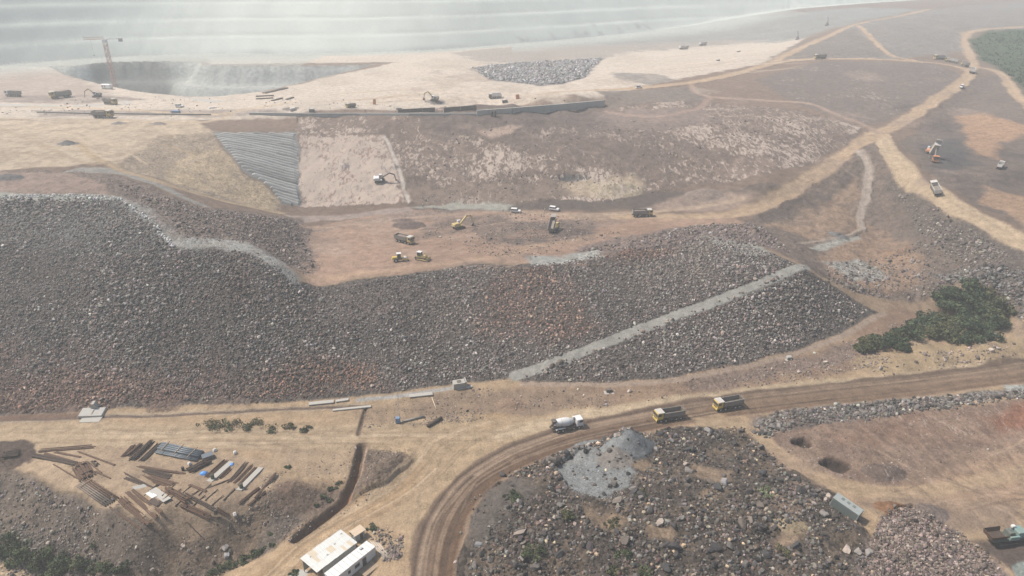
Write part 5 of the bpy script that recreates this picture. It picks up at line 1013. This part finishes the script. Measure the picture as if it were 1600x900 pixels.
# ------------------------------------------------------------------ concrete walls on the plateau edge
def wall_run(name, label, px, h, th, mat, cap=None, joint=6.0, base=0.0):
    o = empty(name, label, 'wall'); P = [at(*q) for q in px]; o.location = tuple(P[0]); o0 = Vector(P[0])
    for a, b in zip(P[:-1], P[1:]):
        a = Vector(a); b = Vector(b); L_ = (b-a).length; n_ = max(1, int(L_/joint)); d = (b-a)/n_
        for k in range(n_):
            p = a+d*k-o0; q = p+d*.985; y = Vector((-d.y, d.x, 0)).normalized()*th; hh = h if not callable(h) else h((k+.5)/n_)
            vs = [p-y*.5, q-y*.5, q+y*.5, p+y*.5]; vs = [v+Vector((0, 0, base-1.2)) for v in vs]+[v+Vector((0, 0, base+hh)) for v in vs]
            m = MB(); m.v = [tuple(v) for v in vs]; m.f = [(3,2,1,0),(4,5,6,7),(0,1,5,4),(1,2,6,5),(2,3,7,6),(3,0,4,7)]; s = m.build('wall_section', mat, o, .03)
            if cap:
                m = MB(); vs = [v+Vector((0, 0, .003)) for v in vs[4:]]; m.v = [tuple(v) for v in vs]+[tuple(v+Vector((0, 0, .35))) for v in vs]; m.f = [(3,2,1,0),(4,5,6,7),(0,1,5,4),(1,2,6,5),(2,3,7,6),(3,0,4,7)]; m.build('wall_top', cap, s)
    return o
wall_run('concrete_wall', 'long grey concrete wall with pale top at the plateau edge', [(745,181),(800,177),(870,171),(944,164)], 2.5, 1.2, 'cwhite', 'cwhite')
wall_run('low_wall', 'low concrete kerb wall stretching left along the plateau edge', [(390,179),(470,180),(560,180),(640,180),(744,180)], 1.1, 1.0, 'concrete')
wall_run('formwork_panel', 'dark formwork panels leaning on the plateau wall', [(622,178),(680,175)], 2.4, .4, 'dark'); wall_run('formwork_panel', 'longer dark formwork panels at the left end of the concrete wall', [(694,176),(745,172)], 2.6, .4, 'dark')
wall_run('pipe_run', 'pale pipe laid along the left plateau track', [(58,176),(130,178),(220,179),(330,180)], .7, .6, 'steelgrey')
for u in (769, 774): tag(stand(MB().box((0, 0, 1.4), (.9, .9, 3.2)).tube((0, 0, 2.9), (0, 0, 3.4), .3, 6).build('steel_post', 'dark', None), u, 182), 'dark short post standing against the concrete wall front', 'post', 'pair of dark posts at the wall')
for i, (u, v, fu, fv) in enumerate([(413,146,448,138),(400,151,428,150),(400,155,427,154),(426,158,440,154),(448,156,458,153)]):
    a, b = at(u, v), at(fu, fv); o = MB().box((0, 0, .3), (float(np.hypot(*(b-a)[:2])), 3.2 if i == 0 else 1.6, .6)).build('steel_mat', 'rustdk', None, .05); tag(o, ['widest dark steel mat on the sandy slope beyond the pit','upper of two narrow dark mats beside the pit','lower of two narrow dark mats beside the pit','short dark mat pointing up the sandy slope','small dark mat at the right end of the mat group'][i], 'steel mat'); stand(o, (u+fu)/2, (v+fv)/2, fu, fv)
# ------------------------------------------------------------------ pipe and reinforcement yard
def Z5(x, y): return (x/4.0, 675+y/4.0)
def rod_thing(name, a, b, r, mat, label, cat, group=None, h=0.0, n=8):
    A_, B_ = at(*a), at(*b); L_ = float(np.linalg.norm(B_-A_)); o = MB().tube((-L_/2, 0, 0), (L_/2, 0, 0), r, n).build(name, mat, None, 0, True); d = Vector(B_-A_)
    o.location = tuple((A_+B_)/2+np.array([0, 0, r+h])); o.rotation_euler = d.to_track_quat('X', 'Z').to_euler(); return tag(o, label, cat, group)
def lerp(a, b, t): return (a[0]+(b[0]-a[0])*t, a[1]+(b[1]-a[1])*t)
for k in range(8):
    t = (k+.5)/8; rod_thing('pipe', lerp(Z5(1030,76), Z5(968,138), t), lerp(Z5(1282,132), Z5(1228,190), t), .2, 'bluepipe', 'blue grey pipe of the neat stack at the back of the yard', 'pipe', 'blue grey pipes stacked in the yard', .15)
for k in range(4):
    t = (k+.9)/6; rod_thing('pipe', lerp(Z5(1030,76), Z5(968,138), t), lerp(Z5(1282,132), Z5(1228,190), t), .27, 'bluepipe', 'blue grey pipe on the upper layer of the back stack', 'pipe', 'upper layer of blue grey pipes', .62)
for k in range(7):
    t = (k+.5)/7; rod_thing('pipe', lerp(Z5(560,292), Z5(474,345), t), lerp(Z5(750,415), Z5(655,472), t), .185, 'brownpipe' if k > 2 else 'rust', 'grey brown pipe in the stack at the slope edge of the yard' if k > 2 else 'rusty brown pipe on the inner side of the slope edge stack', 'pipe', 'grey brown pipes at the slope edge' if k > 2 else 'rusty pipes of the slope edge stack', .1)
for k in range(3):
    a, b = lerp(Z5(560,292), Z5(750,415), .12+.38*k), lerp(Z5(474,345), Z5(655,472), .12+.38*k); rod_thing('timber_bearer', a, b, .10, 'wood', 'thin timber bearer lying across the slope edge pipe stack', 'timber', 'bearers over the slope edge pipes', .58, 4)
    a, b = lerp(Z5(1030,70), Z5(1290,130), .15+.33*k), lerp(Z5(962,142), Z5(1222,195), .15+.33*k); rod_thing('timber_bearer', a, b, .10, 'wood', 'thin timber bearer laid over the blue grey pipe stack', 'timber', 'bearers over the blue grey pipes', 1.15, 4)
def bundle(a, b, wid, h, nb, mat, label, group=None):
    A_, B_ = at(*Z5(*a)), at(*Z5(*b)); L_ = float(np.hypot(*(B_-A_)[:2])); o = empty('rebar_bundle', label, 'steel bundle', group); m = MB()
    for k in range(nb):
        y = RNG.uniform(-.5, .5)*wid; zz = RNG.uniform(.06, h)*(1-abs(y/wid)*.8); dy = RNG.normal()*.12*wid; ex = RNG.uniform(-.05, .05, 2)*L_
        m.tube((-L_/2+ex[0], y, zz), (L_/2+ex[1], y+dy, zz*RNG.uniform(.8, 1.1)), .095+.04*RNG.random(), 5)
    m.build('steel_bars', mat, o)
    for x in (-.3, .3): MB().box((x*L_, 0, h*.45), (.12, wid*1.02, h*.95), (1, .5, 0)).build('tie', 'rustdk', o)
    p = (A_+B_)/2; o.location = (p[0], p[1], float(hgt(p[0], p[1]))); d = B_-A_; o.rotation_euler = (0, -math.atan2(d[2], L_), math.atan2(d[1], d[0])); return o
YB = [((768,155),(835,85),1.2,.5,9,'rust','leftmost short rusty bundle left of the blue grey pipes'),((800,150),(885,78),1.3,.6,10,'rust','second short rusty bundle left of the blue grey pipes'),((828,178),(950,62),1.6,.9,16,'rustdk','tall dark bundle close left of the blue grey pipes'),((882,182),(998,75),1.3,.6,12,'rustdk','dark bundle touching the blue grey pipes left end'),
 ((255,124),(580,98),.9,.5,9,'rust','long straight bundle at the far left back of the yard'),((255,108),(570,80),.3,.2,3,'rust','thin bars behind the long straight back bundle'),((210,150),(480,205),1.4,.5,12,'rustdk','long dark bundle leading from the left corner'),((285,138),(455,188),.6,.3,6,'rust','thin bundle beside the long left corner bundle'),((350,130),(500,160),.7,.3,6,'rust','short brown bundle behind the left corner bundle'),((500,128),(715,208),.5,.35,6,'rust','single slanting bundle in the middle of the yard lane'),((335,205),(500,300),.5,.3,5,'rust','curved looking thin bundle near the slope edge'),((500,205),(560,285),3.6,1.0,34,'rust','wide brown heap of bars above the slope edge pipes'),((580,185),(612,212),1.2,.5,8,'rustdk','short dark bar heap right of the wide brown heap'),((600,250),(690,290),.4,.2,4,'rust','few thin bars right of the wide heap'),
 ((835,245),(1130,340),2.0,.7,22,'rust','big brown bundle in the middle of the yard'),((865,215),(1160,258),.9,.5,10,'rust','long brown bundle in front of the blue grey pipes'),((905,240),(1060,285),1.4,.6,14,'rustdk','darker bundle on the big middle bundle'),((780,258),(960,350),.35,.3,4,'rustdk','thin dark bars beside the grey sheet'),((785,290),(885,325),.6,.3,6,'rustdk','short dark bars above the grey sheet'),
 ((1180,250),(1310,188),2.4,1.0,26,'rustdk','dark heap of bars beside the first blue tarpaulin'),((1295,282),(1410,182),1.2,.5,12,'rust','brown bundle left of the first concrete beam'),((1375,292),(1445,228),1.2,.5,10,'rust','brown bundle right of the first concrete beam'),((1432,315),(1542,190),1.0,.6,12,'rustdk','dark bundle between the two concrete beams'),((1462,322),(1575,205),.8,.5,10,'rust','brown bundle left of the second concrete beam'),((1492,335),(1600,225),.7,.5,8,'rust','narrow brown bundle touching the second concrete beam'),((1500,450),(1620,355),.8,.5,9,'rust','bundle in front of the second concrete beam'),((1550,465),(1660,375),.6,.4,7,'rust','outer thin bundle in front of the second concrete beam'),((1600,420),(1720,275),.7,.4,7,'rust','rightmost brown bundle near the dirt lane'),
 ((760,428),(940,578),1.9,.7,20,'rust','wide bundle right of the slope edge pipes'),((805,392),(985,545),.9,.5,10,'rust','second bundle right of the slope edge pipes'),((838,385),(1012,522),.8,.4,9,'rust','third bundle right of the slope edge pipes'),((690,475),(880,605),.4,.3,4,'rust','single thin bundle along the slope edge'),((1045,372),(1180,445),1.7,.8,18,'rust','thick brown bundle near the white sheets'),((1130,455),(1315,535),1.5,.6,16,'rust','wide bundle in the front right of the yard'),((1160,398),(1335,490),.8,.5,9,'rustdk','dark bundle with a round knob end'),((1350,482),(1425,528),.9,.5,9,'rust','short bundle at the front right corner'),((1280,540),(1375,550),.6,.4,6,'rustdk','short dark bundle beside the black coil'),((1185,335),(1290,375),.6,.3,6,'rust','short bundle in the right middle of the yard'),((1160,560),(1285,685),.3,.2,3,'rustdk','thin bars hanging over the front slope edge'),((1400,430),(1470,360),.3,.2,3,'rustdk','few thin bars right of the red earth patch'),((1200,390),(1450,290),.25,.15,2,'rustdk','long thin bar crossing the right middle'),((930,370),(1000,330),.3,.2,3,'rustdk','thin dark bars behind the white sheets'),((20,150),(120,138),2.4,.9,20,'rustdk','dark bar heap at the far left beside the road')]
for q in YB: bundle(*q[:6], q[6])
for k in range(12): a = (900+k*38, 400+(k % 3)*35); bundle(a, (a[0]+80, a[1]-70), .15, .1, 1, 'rustdk', 'single thin bar lying loose across the front of the yard', 'loose thin bars at the yard front')
def slab(name, cat, label, a, b, wid, h, mat, fn=Z5, lift=0.0):
    A_, B_ = at(*fn(*a)), at(*fn(*b)); L_ = float(np.hypot(*(B_-A_)[:2])); o = MB().box((0, 0, h/2), (L_, wid, h)).build(name, mat, None, .03); p = (A_+B_)/2; o.location = (p[0], p[1], float(hgt(p[0], p[1]))+lift); d = B_-A_; o.rotation_euler = (0, -math.atan2(d[2], L_), math.atan2(d[1], d[0])); return tag(o, label, cat)
slab('concrete_beam', 'beam', 'first pale concrete beam with a green barrel at its near end', (1305,312), (1448,185), 1.5, .4, 'cwhite'); slab('concrete_beam', 'beam', 'second pale concrete beam nearest the dirt lane', (1492,368), (1632,225), 1.4, .4, 'cwhite')
slab('plastic_sheet', 'sheet', 'pale grey sheet lying flat in the yard centre', (830,352), (915,335), 1.6, .06, 'concrete'); slab('white_board', 'board', 'large white board lying in the yard front', (955,368), (1050,440), 1.8, .12, 'cwhite'); slab('white_board', 'board', 'small white board left of the large white board', (925,380), (970,410), 1.2, .25, 'white'); slab('steel_plate', 'plate', 'dark brown plate in front of the white boards', (945,430), (1000,455), 1.6, .1, 'rustdk')
def tarp(u, v, r, lab):
    bm = bmesh.new(); bmesh.ops.create_icosphere(bm, subdivisions=2, radius=r)
    for q in bm.verts:
        q.co.z = max(-.05, q.co.z*.75); f = 1+.16*math.sin(5*math.atan2(q.co.y, q.co.x)+u)+RNG.normal()*.05; q.co.x *= f; q.co.y *= f*.85
    me = bpy.data.meshes.new('blue_tarpaulin'); bm.to_mesh(me); bm.free(); me.materials.append(M['bluetarp']); o = link('blue_tarpaulin', me); stand(o, u, v); return tag(o, lab, 'tarpaulin')
tarp(*Z5(1273,262), .95, 'bigger bright blue tarpaulin bundle beside the dark bar heap'); tarp(*Z5(1447,205), .6, 'smaller bright blue tarpaulin bundle at the far end of the concrete beam')
def barrel(u, v, lab, mat='barrel', s=1.0):
    o = empty('barrel', lab, 'barrel'); MB().lathe([(0, .4), (.03, .44), (.31, .44), (.33, .47), (.36, .44), (.64, .44), (.66, .47), (.69, .44), (.97, .44), (1, .4)], (0, 0, 0), (0, 0, 1.25), 12).build('body', mat, o); MB().tube((0, 0, 1.25), (0, 0, 1.28), .38, 12).build('lid', 'black', o); stand(o, u, v, level=True, scale=s); return o
barrel(*Z5(1331,297), 'dark green barrel at the near end of the first concrete beam'); barrel(*Z5(1510,355), 'dark green barrel at the near end of the second concrete beam'); barrel(*Z5(1355,535), 'black drum at the front right corner of the yard', 'black', .9); barrel(*Z5(1145,240), 'black drum with white cover beside the front pipes', 'black', .8)
k_ = empty('steel_crate', 'dark blue steel crate at the right end of the pipe stack', 'crate'); MB().box((0, 0, .6), (2.6, 1.8, 1.1)).build('body', 'bluepipe', k_, .04)
for s in (1, -1): MB().box((0, s*.91, .6), (2.62, .06, .12)).box((0, s*.91, 1.1), (2.62, .06, .12)).build('rim', 'dark', k_)
stand(k_, *Z5(1300,165), *Z5(1340,150))
for (x, y, lab) in [(1343,120,'small white crate behind the dark blue crate'),(1470,135,'pale boulder shaped white sack by the back lane'),(1468,515,'small white box at the front right slope edge'),(1185,205,'white bags piled beside the dark bar heap')]:
    o = empty('white_box', lab, 'box'); MB().box((0, 0, .35), (1.0, .8, .7), (.8, .8, 0)).build('body', 'white', o, .1); MB().box((0, 0, .74), (.6, .5, .08)).build('lid', 'palegrey', o); stand(o, *Z5(x, y), yaw=x*.01)
# ------------------------------------------------------------------ shed, office cabin, hut
def frame4(A_, B_, D_, z):                            # origin and axes from three roof corners in the photo
    a, b, d = at_z(*A_, z), at_z(*B_, z), at_z(*D_, z); return a, b, d
gz = float(hgt(*at(515, 885)[:2])); a, b, d = frame4((469.5,873), (532.5,828), (495,892.5), gz+3.3)
Ls = float(np.hypot(*(b-a)[:2])); yaw = math.atan2(b[1]-a[1], b[0]-a[0]); Ws = float(np.hypot(*(d-a)[:2])); sh = empty('tin_shed', 'open fronted tin shed with patched white and tan roof', 'shed'); sh.location = (a[0], a[1], gz); sh.rotation_euler = (0, 0, yaw)
def sheet_mat(i, j): return 'tinrust' if (i, j) in ((2, 0), (3, 0), (6, 1), (7, 1), (9, 2), (2, 1), (11, 2)) else 'tin'
nx, ny = 13, 3
for i in range(nx):
    for j in range(ny):
        m = MB(); x0 = i*Ls/nx; x1 = x0+Ls/nx*1.04; y0 = -j*Ws/ny+.12; y1 = -(j+1)*Ws/ny; nn_ = 7; zf = lambda y: 3.3+.35*(y/Ws)+.03*((i*7+j*3) % 3)
        vs = []
        for q in range(nn_+1):
            x = x0+(x1-x0)*q/nn_; rz = .035*(q % 2)
            vs += [(x, y0, zf(y0)+rz+.02*(2-j)), (x, y1, zf(y1)+rz+.02*(2-j)), (x, y1, zf(y1)+rz-.03+.02*(2-j)), (x, y0, zf(y0)+rz-.03+.02*(2-j))]
        m.v = vs; m.f = [f for q in range(nn_) for f in ((4*q, 4*q+1, 4*q+5, 4*q+4), (4*q+3, 4*q+7, 4*q+6, 4*q+2), (4*q+1, 4*q+2, 4*q+6, 4*q+5), (4*q, 4*q+4, 4*q+7, 4*q+3))]+[(0, 3, 2, 1), (4*nn_, 4*nn_+1, 4*nn_+2, 4*nn_+3)]
        m.build('roof_sheet', sheet_mat(i, j), sh)
MB().box((Ls/2, -.25, 1.5), (Ls-.4, .08, 3.1)).build('back_wall', 'tinwall', sh); wf = MB().box((Ls*.56, -Ws+.25, 1.35), (Ls*.82, .08, 2.8)).build('front_wall', 'tinwall', sh); MB().box((Ls-.25, -Ws/2, 1.4), (.08, Ws-.6, 3.0)).build('end_wall', 'tinwall', sh)
for k in range(14): MB().box((Ls*.17+k*Ls*.058, -Ws+.19, 1.35), (.06, .05, 2.75)).build('wall_rib', 'palegrey', wf)
for x in (.3, Ls*.33): 
    for y in (-.3, -Ws+.3): MB().tube((x, y, -.4), (x, y, 3.0), .08, 6).build('post', 'wood', sh)
for i, (x, y) in enumerate([(1.6, -1.2), (4.2, -3.4), (7.1, -2.2), (9.8, -1.0), (11, -3.8)]): MB().box((x, y, 3.42+.35*(y/Ws)), (.35, .25, .14)).build('roof_weight', 'concrete', sh)
gz = float(hgt(*at(560, 880)[:2])); a, b, d = frame4((507,895.5), (572.5,845), (522,906.5), gz+2.9); Lc = float(np.hypot(*(b-a)[:2])); yaw = math.atan2(b[1]-a[1], b[0]-a[0]); Wc = 2.7
of = empty('office_cabin', 'long white site office cabin beside the tin shed', 'cabin'); of.location = (a[0], a[1], gz); of.rotation_euler = (0, 0, yaw)
MB().box((Lc/2, -Wc/2, 1.45), (Lc, Wc, 2.6)).build('wall', 'white', of, .04); rf = MB().box((Lc/2, -Wc/2, 2.81), (Lc+.12, Wc+.12, .12)).build('roof', 'white', of, .02)
for k in range(9): MB().box((.8+k*(Lc-1.6)/8, -Wc/2, 2.89), (.1, Wc*.96, .05)).build('roof_seam', 'palegrey', rf)
MB().box((Lc*.8, -Wc*.3, 3.0), (.7, .5, .3)).build('roof_box', 'tin', rf); MB().box((Lc/2, -Wc/2, .1), (Lc*.96, Wc*.9, .25)).build('base_frame', 'ochre', of)
dr = MB().box((Lc*.72, -Wc-.02, 1.2), (1.0, .08, 2.05)).build('door', 'dark', of); MB().box((Lc*.72+.38, -Wc-.08, 1.2), (.06, .06, .25)).build('handle', 'palegrey', dr)
for x in (.52, .58, .36): w_ = MB().box((Lc*x, -Wc-.02, 1.65), (.62, .06, .8)).build('window', 'glass', of); MB().box((Lc*x, -Wc-.03, 2.1), (.72, .08, .08)).box((Lc*x, -Wc-.03, 1.2), (.72, .08, .08)).build('window_frame', 'palegrey', w_)
MB().box((Lc*.16, -Wc-.02, 1.5), (.9, .06, 1.1)).build('notice_board', 'bluepaint', of); MB().box((Lc+.02, -Wc*.5, 1.6), (.06, .9, .7)).build('end_window', 'glass', of)
dk = empty('timber_deck', 'weathered plank deck in front of the office cabin door', 'deck'); dk.location = (a[0], a[1], gz); dk.rotation_euler = (0, 0, yaw)
for k in range(12): MB().box((Lc*.55+k*.33, -Wc-1.35, .22), (.27, 2.3, .08)).build('plank', 'wood', dk)
MB().box((Lc*.55+1.8, -Wc-.5, .09), (4.0, .12, .16)).box((Lc*.55+1.8, -Wc-2.2, .09), (4.0, .12, .16)).build('joist', 'wood', dk)
hu = empty('plywood_hut', 'small hut with tan plywood roof behind the shed corner', 'hut'); MB().box((0, 0, 1.0), (2.4, 1.7, 2.0)).build('wall', 'tinwall', hu, .03); MB().box((0, 0, 2.1), (2.9, 2.1, .1), tilt=('X', .08)).build('roof', 'ply', hu); MB().box((.3, -.86, .9), (.75, .06, 1.7)).build('door', 'dark', hu); stand(hu, 560, 841, 567, 836, level=True)
MB_ = MB()
for k in range(8): rod_thing('timber_pole', (578+k*2.2, 846+k*.5), (600+k*1.6, 872+k*.3), .13, 'wood' if k % 2 else 'palegrey', 'long weathered pole lying loose behind the office cabin', 'pole', 'poles beside the office cabin', .05+.02*(k % 2), 6)
slab('concrete_slab', 'slab', 'pale concrete pad at the open end of the tin shed', (465,890), (482,906), 4.5, .12, 'concrete', lambda x, y: (x, y))
# ------------------------------------------------------------------ things along the embankment toe
ID = lambda x, y: (x, y)
def toe(name, cat, label, u, v, d_, mat, yaw=0.0, extra=None):
    o = empty(name, label, cat); MB().box((0, 0, d_[2]/2-.2), d_, (.96, .96, 0)).build('body', mat, o, .06)
    if extra: extra(o)
    return stand(o, u, v, yaw=yaw)
toe('outlet_chamber', 'concrete block', 'concrete outlet slab at the embankment toe with a dark crack', 145, 646, (6.4, 3.4, .9), 'concrete', .08, lambda o: (MB().prism([(-.9, .7), (.9, .7), (.35, 2.3), (-.35, 2.3)], 1.2, 2.6).build('hood', 'concrete', o), MB().box((.3, -.2, .73), (.3, 1.8, .06)).build('slot', 'dark', o)))
toe('apron_slab', 'slab', 'pale apron slab in front of the outlet chamber', 142, 656, (5.6, 2.2, .35), 'cwhite', .05)
toe('valve_chamber', 'concrete block', 'whitish concrete valve chamber at the toe below the stone facing', 717, 604, (3.6, 2.0, 2.2), 'cwhite', .3, lambda o: (MB().box((1.95, 0, 1.1), (.25, 2.1, 2.4)).build('side_fin', 'concrete', o), MB().box((0, 0, 2.05), (1.2, 1.0, .1)).build('hatch', 'dark', o)))
for (a, b, w_, lab) in [((483,632),(522,628),1.5,'left pale concrete lining strip along the toe drain'),((525,628),(545,625),1.1,'short pale lining strip right of the left lining'),((640,620),(676,616),1.6,'middle pale lining strip beside the survey mast'),((714,608),(738,604),1.0,'right pale lining strip under the valve chamber'),((520,642),(580,636),.9,'thin pale kerb at the top of the drain trench')]:
    slab('concrete_strip', 'slab', lab, a, b, w_, .35, 'cwhite', ID)
po = empty('survey_mast', 'thin grey mast with blue box at its foot below the embankment', 'mast'); MB().tube((0, 0, -.3), (0, 0, 12.5), .09, 6, .05).build('mast', 'palegrey', po); MB().box((-.5, -.2, .8), (1.2, 1.0, 1.6)).build('control_box', 'bluepaint', po, .05); stand(po, 625, 660, level=True)
rod_thing('pipe', (629,660), (663,652), .32, 'steelgrey', 'single grey pipe lying beside the thin mast', 'pipe'); rod_thing('pipe', (668,668), (690,655), .5, 'rustdk', 'dark rusty pipe below the timber debris at the toe', 'pipe'); rod_thing('timber_pole', (675,622), (682,640), .15, 'ply', 'pale timber prop leaning in the toe cutting', 'pole')
for (u, v, lab) in [(951,611,'small dark pump box on a pale plate beside the toe path'),(1232,560,'small pale marker block right along the toe path')]: toe('pump_box', 'box', lab, u, v, (1.6, 1.1, 1.1), 'dark' if u < 1000 else 'cwhite', .2, lambda o: MB().box((.2, -.3, -.1), (3.4, 2.2, .15)).build('plate', 'cwhite', o))
for (u, v, s) in [(984,612,2.6),(1248,582,2.2),(1290,566,1.8),(1560,545,2.0),(1548,548,2.4),(1475,562,1.4)]:
    P = at(u, v); boulders([P[:2]], [s], [(.42,.37,.31)], None, {984:'flat pale boulder right of the pump box',1248:'pale flat rock beside the tan verge of the haul road',1290:'whitish boulder below the roadside rubble',1560:'pale twin boulder on the earth mound, right one',1548:'pale twin boulder on the earth mound, left one',1475:'small pale boulder on the earth mound slope'}[u], sink=.3)
for i, (u, v) in enumerate([(1385,523),(1392,524),(1555,524),(1548,526)]): boulders([at(u, v)[:2]], [1.8], [(.46,.44,.41)], 'pale boulders at the edge of the grove', 'pale boulder at the edge of the green grove')
for (u, v, s, c_, lab) in [(1322,862,3.2,(.42,.34,.27),'big tan boulder under the cut right of the rubble heap'),(1340,864,2.6,(.25,.22,.19),'dark boulder touching the big tan boulder'),(1356,866,2.6,(.24,.21,.19),'flat dark boulder right of the tan boulder pair'),(147,873,2.0,(.40,.31,.24),'round tan boulder on the yard slope above the thicket'),(76,850,2.0,(.38,.30,.26),'pinkish boulder half way down the left slope'),(352,858,2.4,(.30,.27,.26),'flat grey boulder at the right end of the yard slope'),(355,870,2.6,(.28,.26,.25),'lower flat grey boulder near the ditch bushes')]:
    boulders([at(u, v)[:2]], [s], [c_], None, lab, sink=.15)
# ------------------------------------------------------------------ people: skinned figure, shared mesh
def person_mesh():
    V = [(0,0,.93),(0,.0,1.15),(0,0,1.38),(0,0,1.50),(0,.02,1.62),(0,.02,1.72), (.1,0,.9),(.12,.03,.5),(.12,-.02,.08),(.12,.14,.04), (-.1,0,.9),(-.13,-.04,.5),(-.12,-.12,.08),(-.12,.03,.04), (.19,0,1.4),(.26,-.03,1.13),(.25,.08,.88),(.24,.12,.78), (-.19,0,1.4),(-.26,.02,1.13),(-.25,.12,.9),(-.24,.17,.8)]
    E = [(0,1),(1,2),(2,3),(3,4),(4,5),(0,6),(6,7),(7,8),(8,9),(0,10),(10,11),(11,12),(12,13),(2,14),(14,15),(15,16),(16,17),(2,18),(18,19),(19,20),(20,21)]
    Rr = [.15,.15,.16,.06,.10,.085,.1,.075,.05,.04,.1,.075,.05,.04,.07,.05,.04,.035,.07,.05,.04,.035]
    me = bpy.data.meshes.new('body'); me.from_pydata(V, E, []); o = link('body', me); md = o.modifiers.new('skin', 'SKIN'); sv = me.skin_vertices[0].data
    for i, r in enumerate(Rr): sv[i].radius = (r, r*.8)
    sv[0].use_root = True; o.modifiers.new('sub', 'SUBSURF').levels = 1
    dg = bpy.context.evaluated_depsgraph_get(); m2 = bpy.data.meshes.new_from_object(o.evaluated_get(dg)); bpy.data.objects.remove(o); m2.name = 'body'
    m2.materials.clear()
    for k in ('cloth', 'clothw', 'skin', 'hivis'): m2.materials.append(M[k])
    for p in m2.polygons: z = p.center.z; p.material_index = 0 if z < .95 else (1 if z < 1.47 and abs(p.center.x) < .3 and z > .86 else 2); p.use_smooth = True
    return m2
PM = person_mesh()
for i, (u, v, fu, fv, lab) in enumerate([(661,324,700,324,'person walking left end of the gravel strip below the clay slope'),(677,329,660,330,'person standing below the walker on the bench edge'),(710,319,724,320,'left of two people facing each other on the gravel strip'),(724,320,710,319,'right of two people facing each other on the gravel strip'),(786,332,800,333,'person standing just left of the white jeep'),(851,332,840,340,'person on foot in front of the right jeep'),(179,790,200,780,'worker in pale shirt at the end of the slope edge pipes'),(656,151,640,151,'person standing on the sandy plateau near the grey excavator')]):
    o = empty('person', lab, 'person'); link('body', PM, o); MB().lathe([(0, .125), (.5, .115), (1, .04)], (0, .02, 1.68), (0, .02, 1.83), 10).build('hard_hat', 'white' if i % 2 else 'yellow', o); stand(o, u, v, fu, fv, level=True)
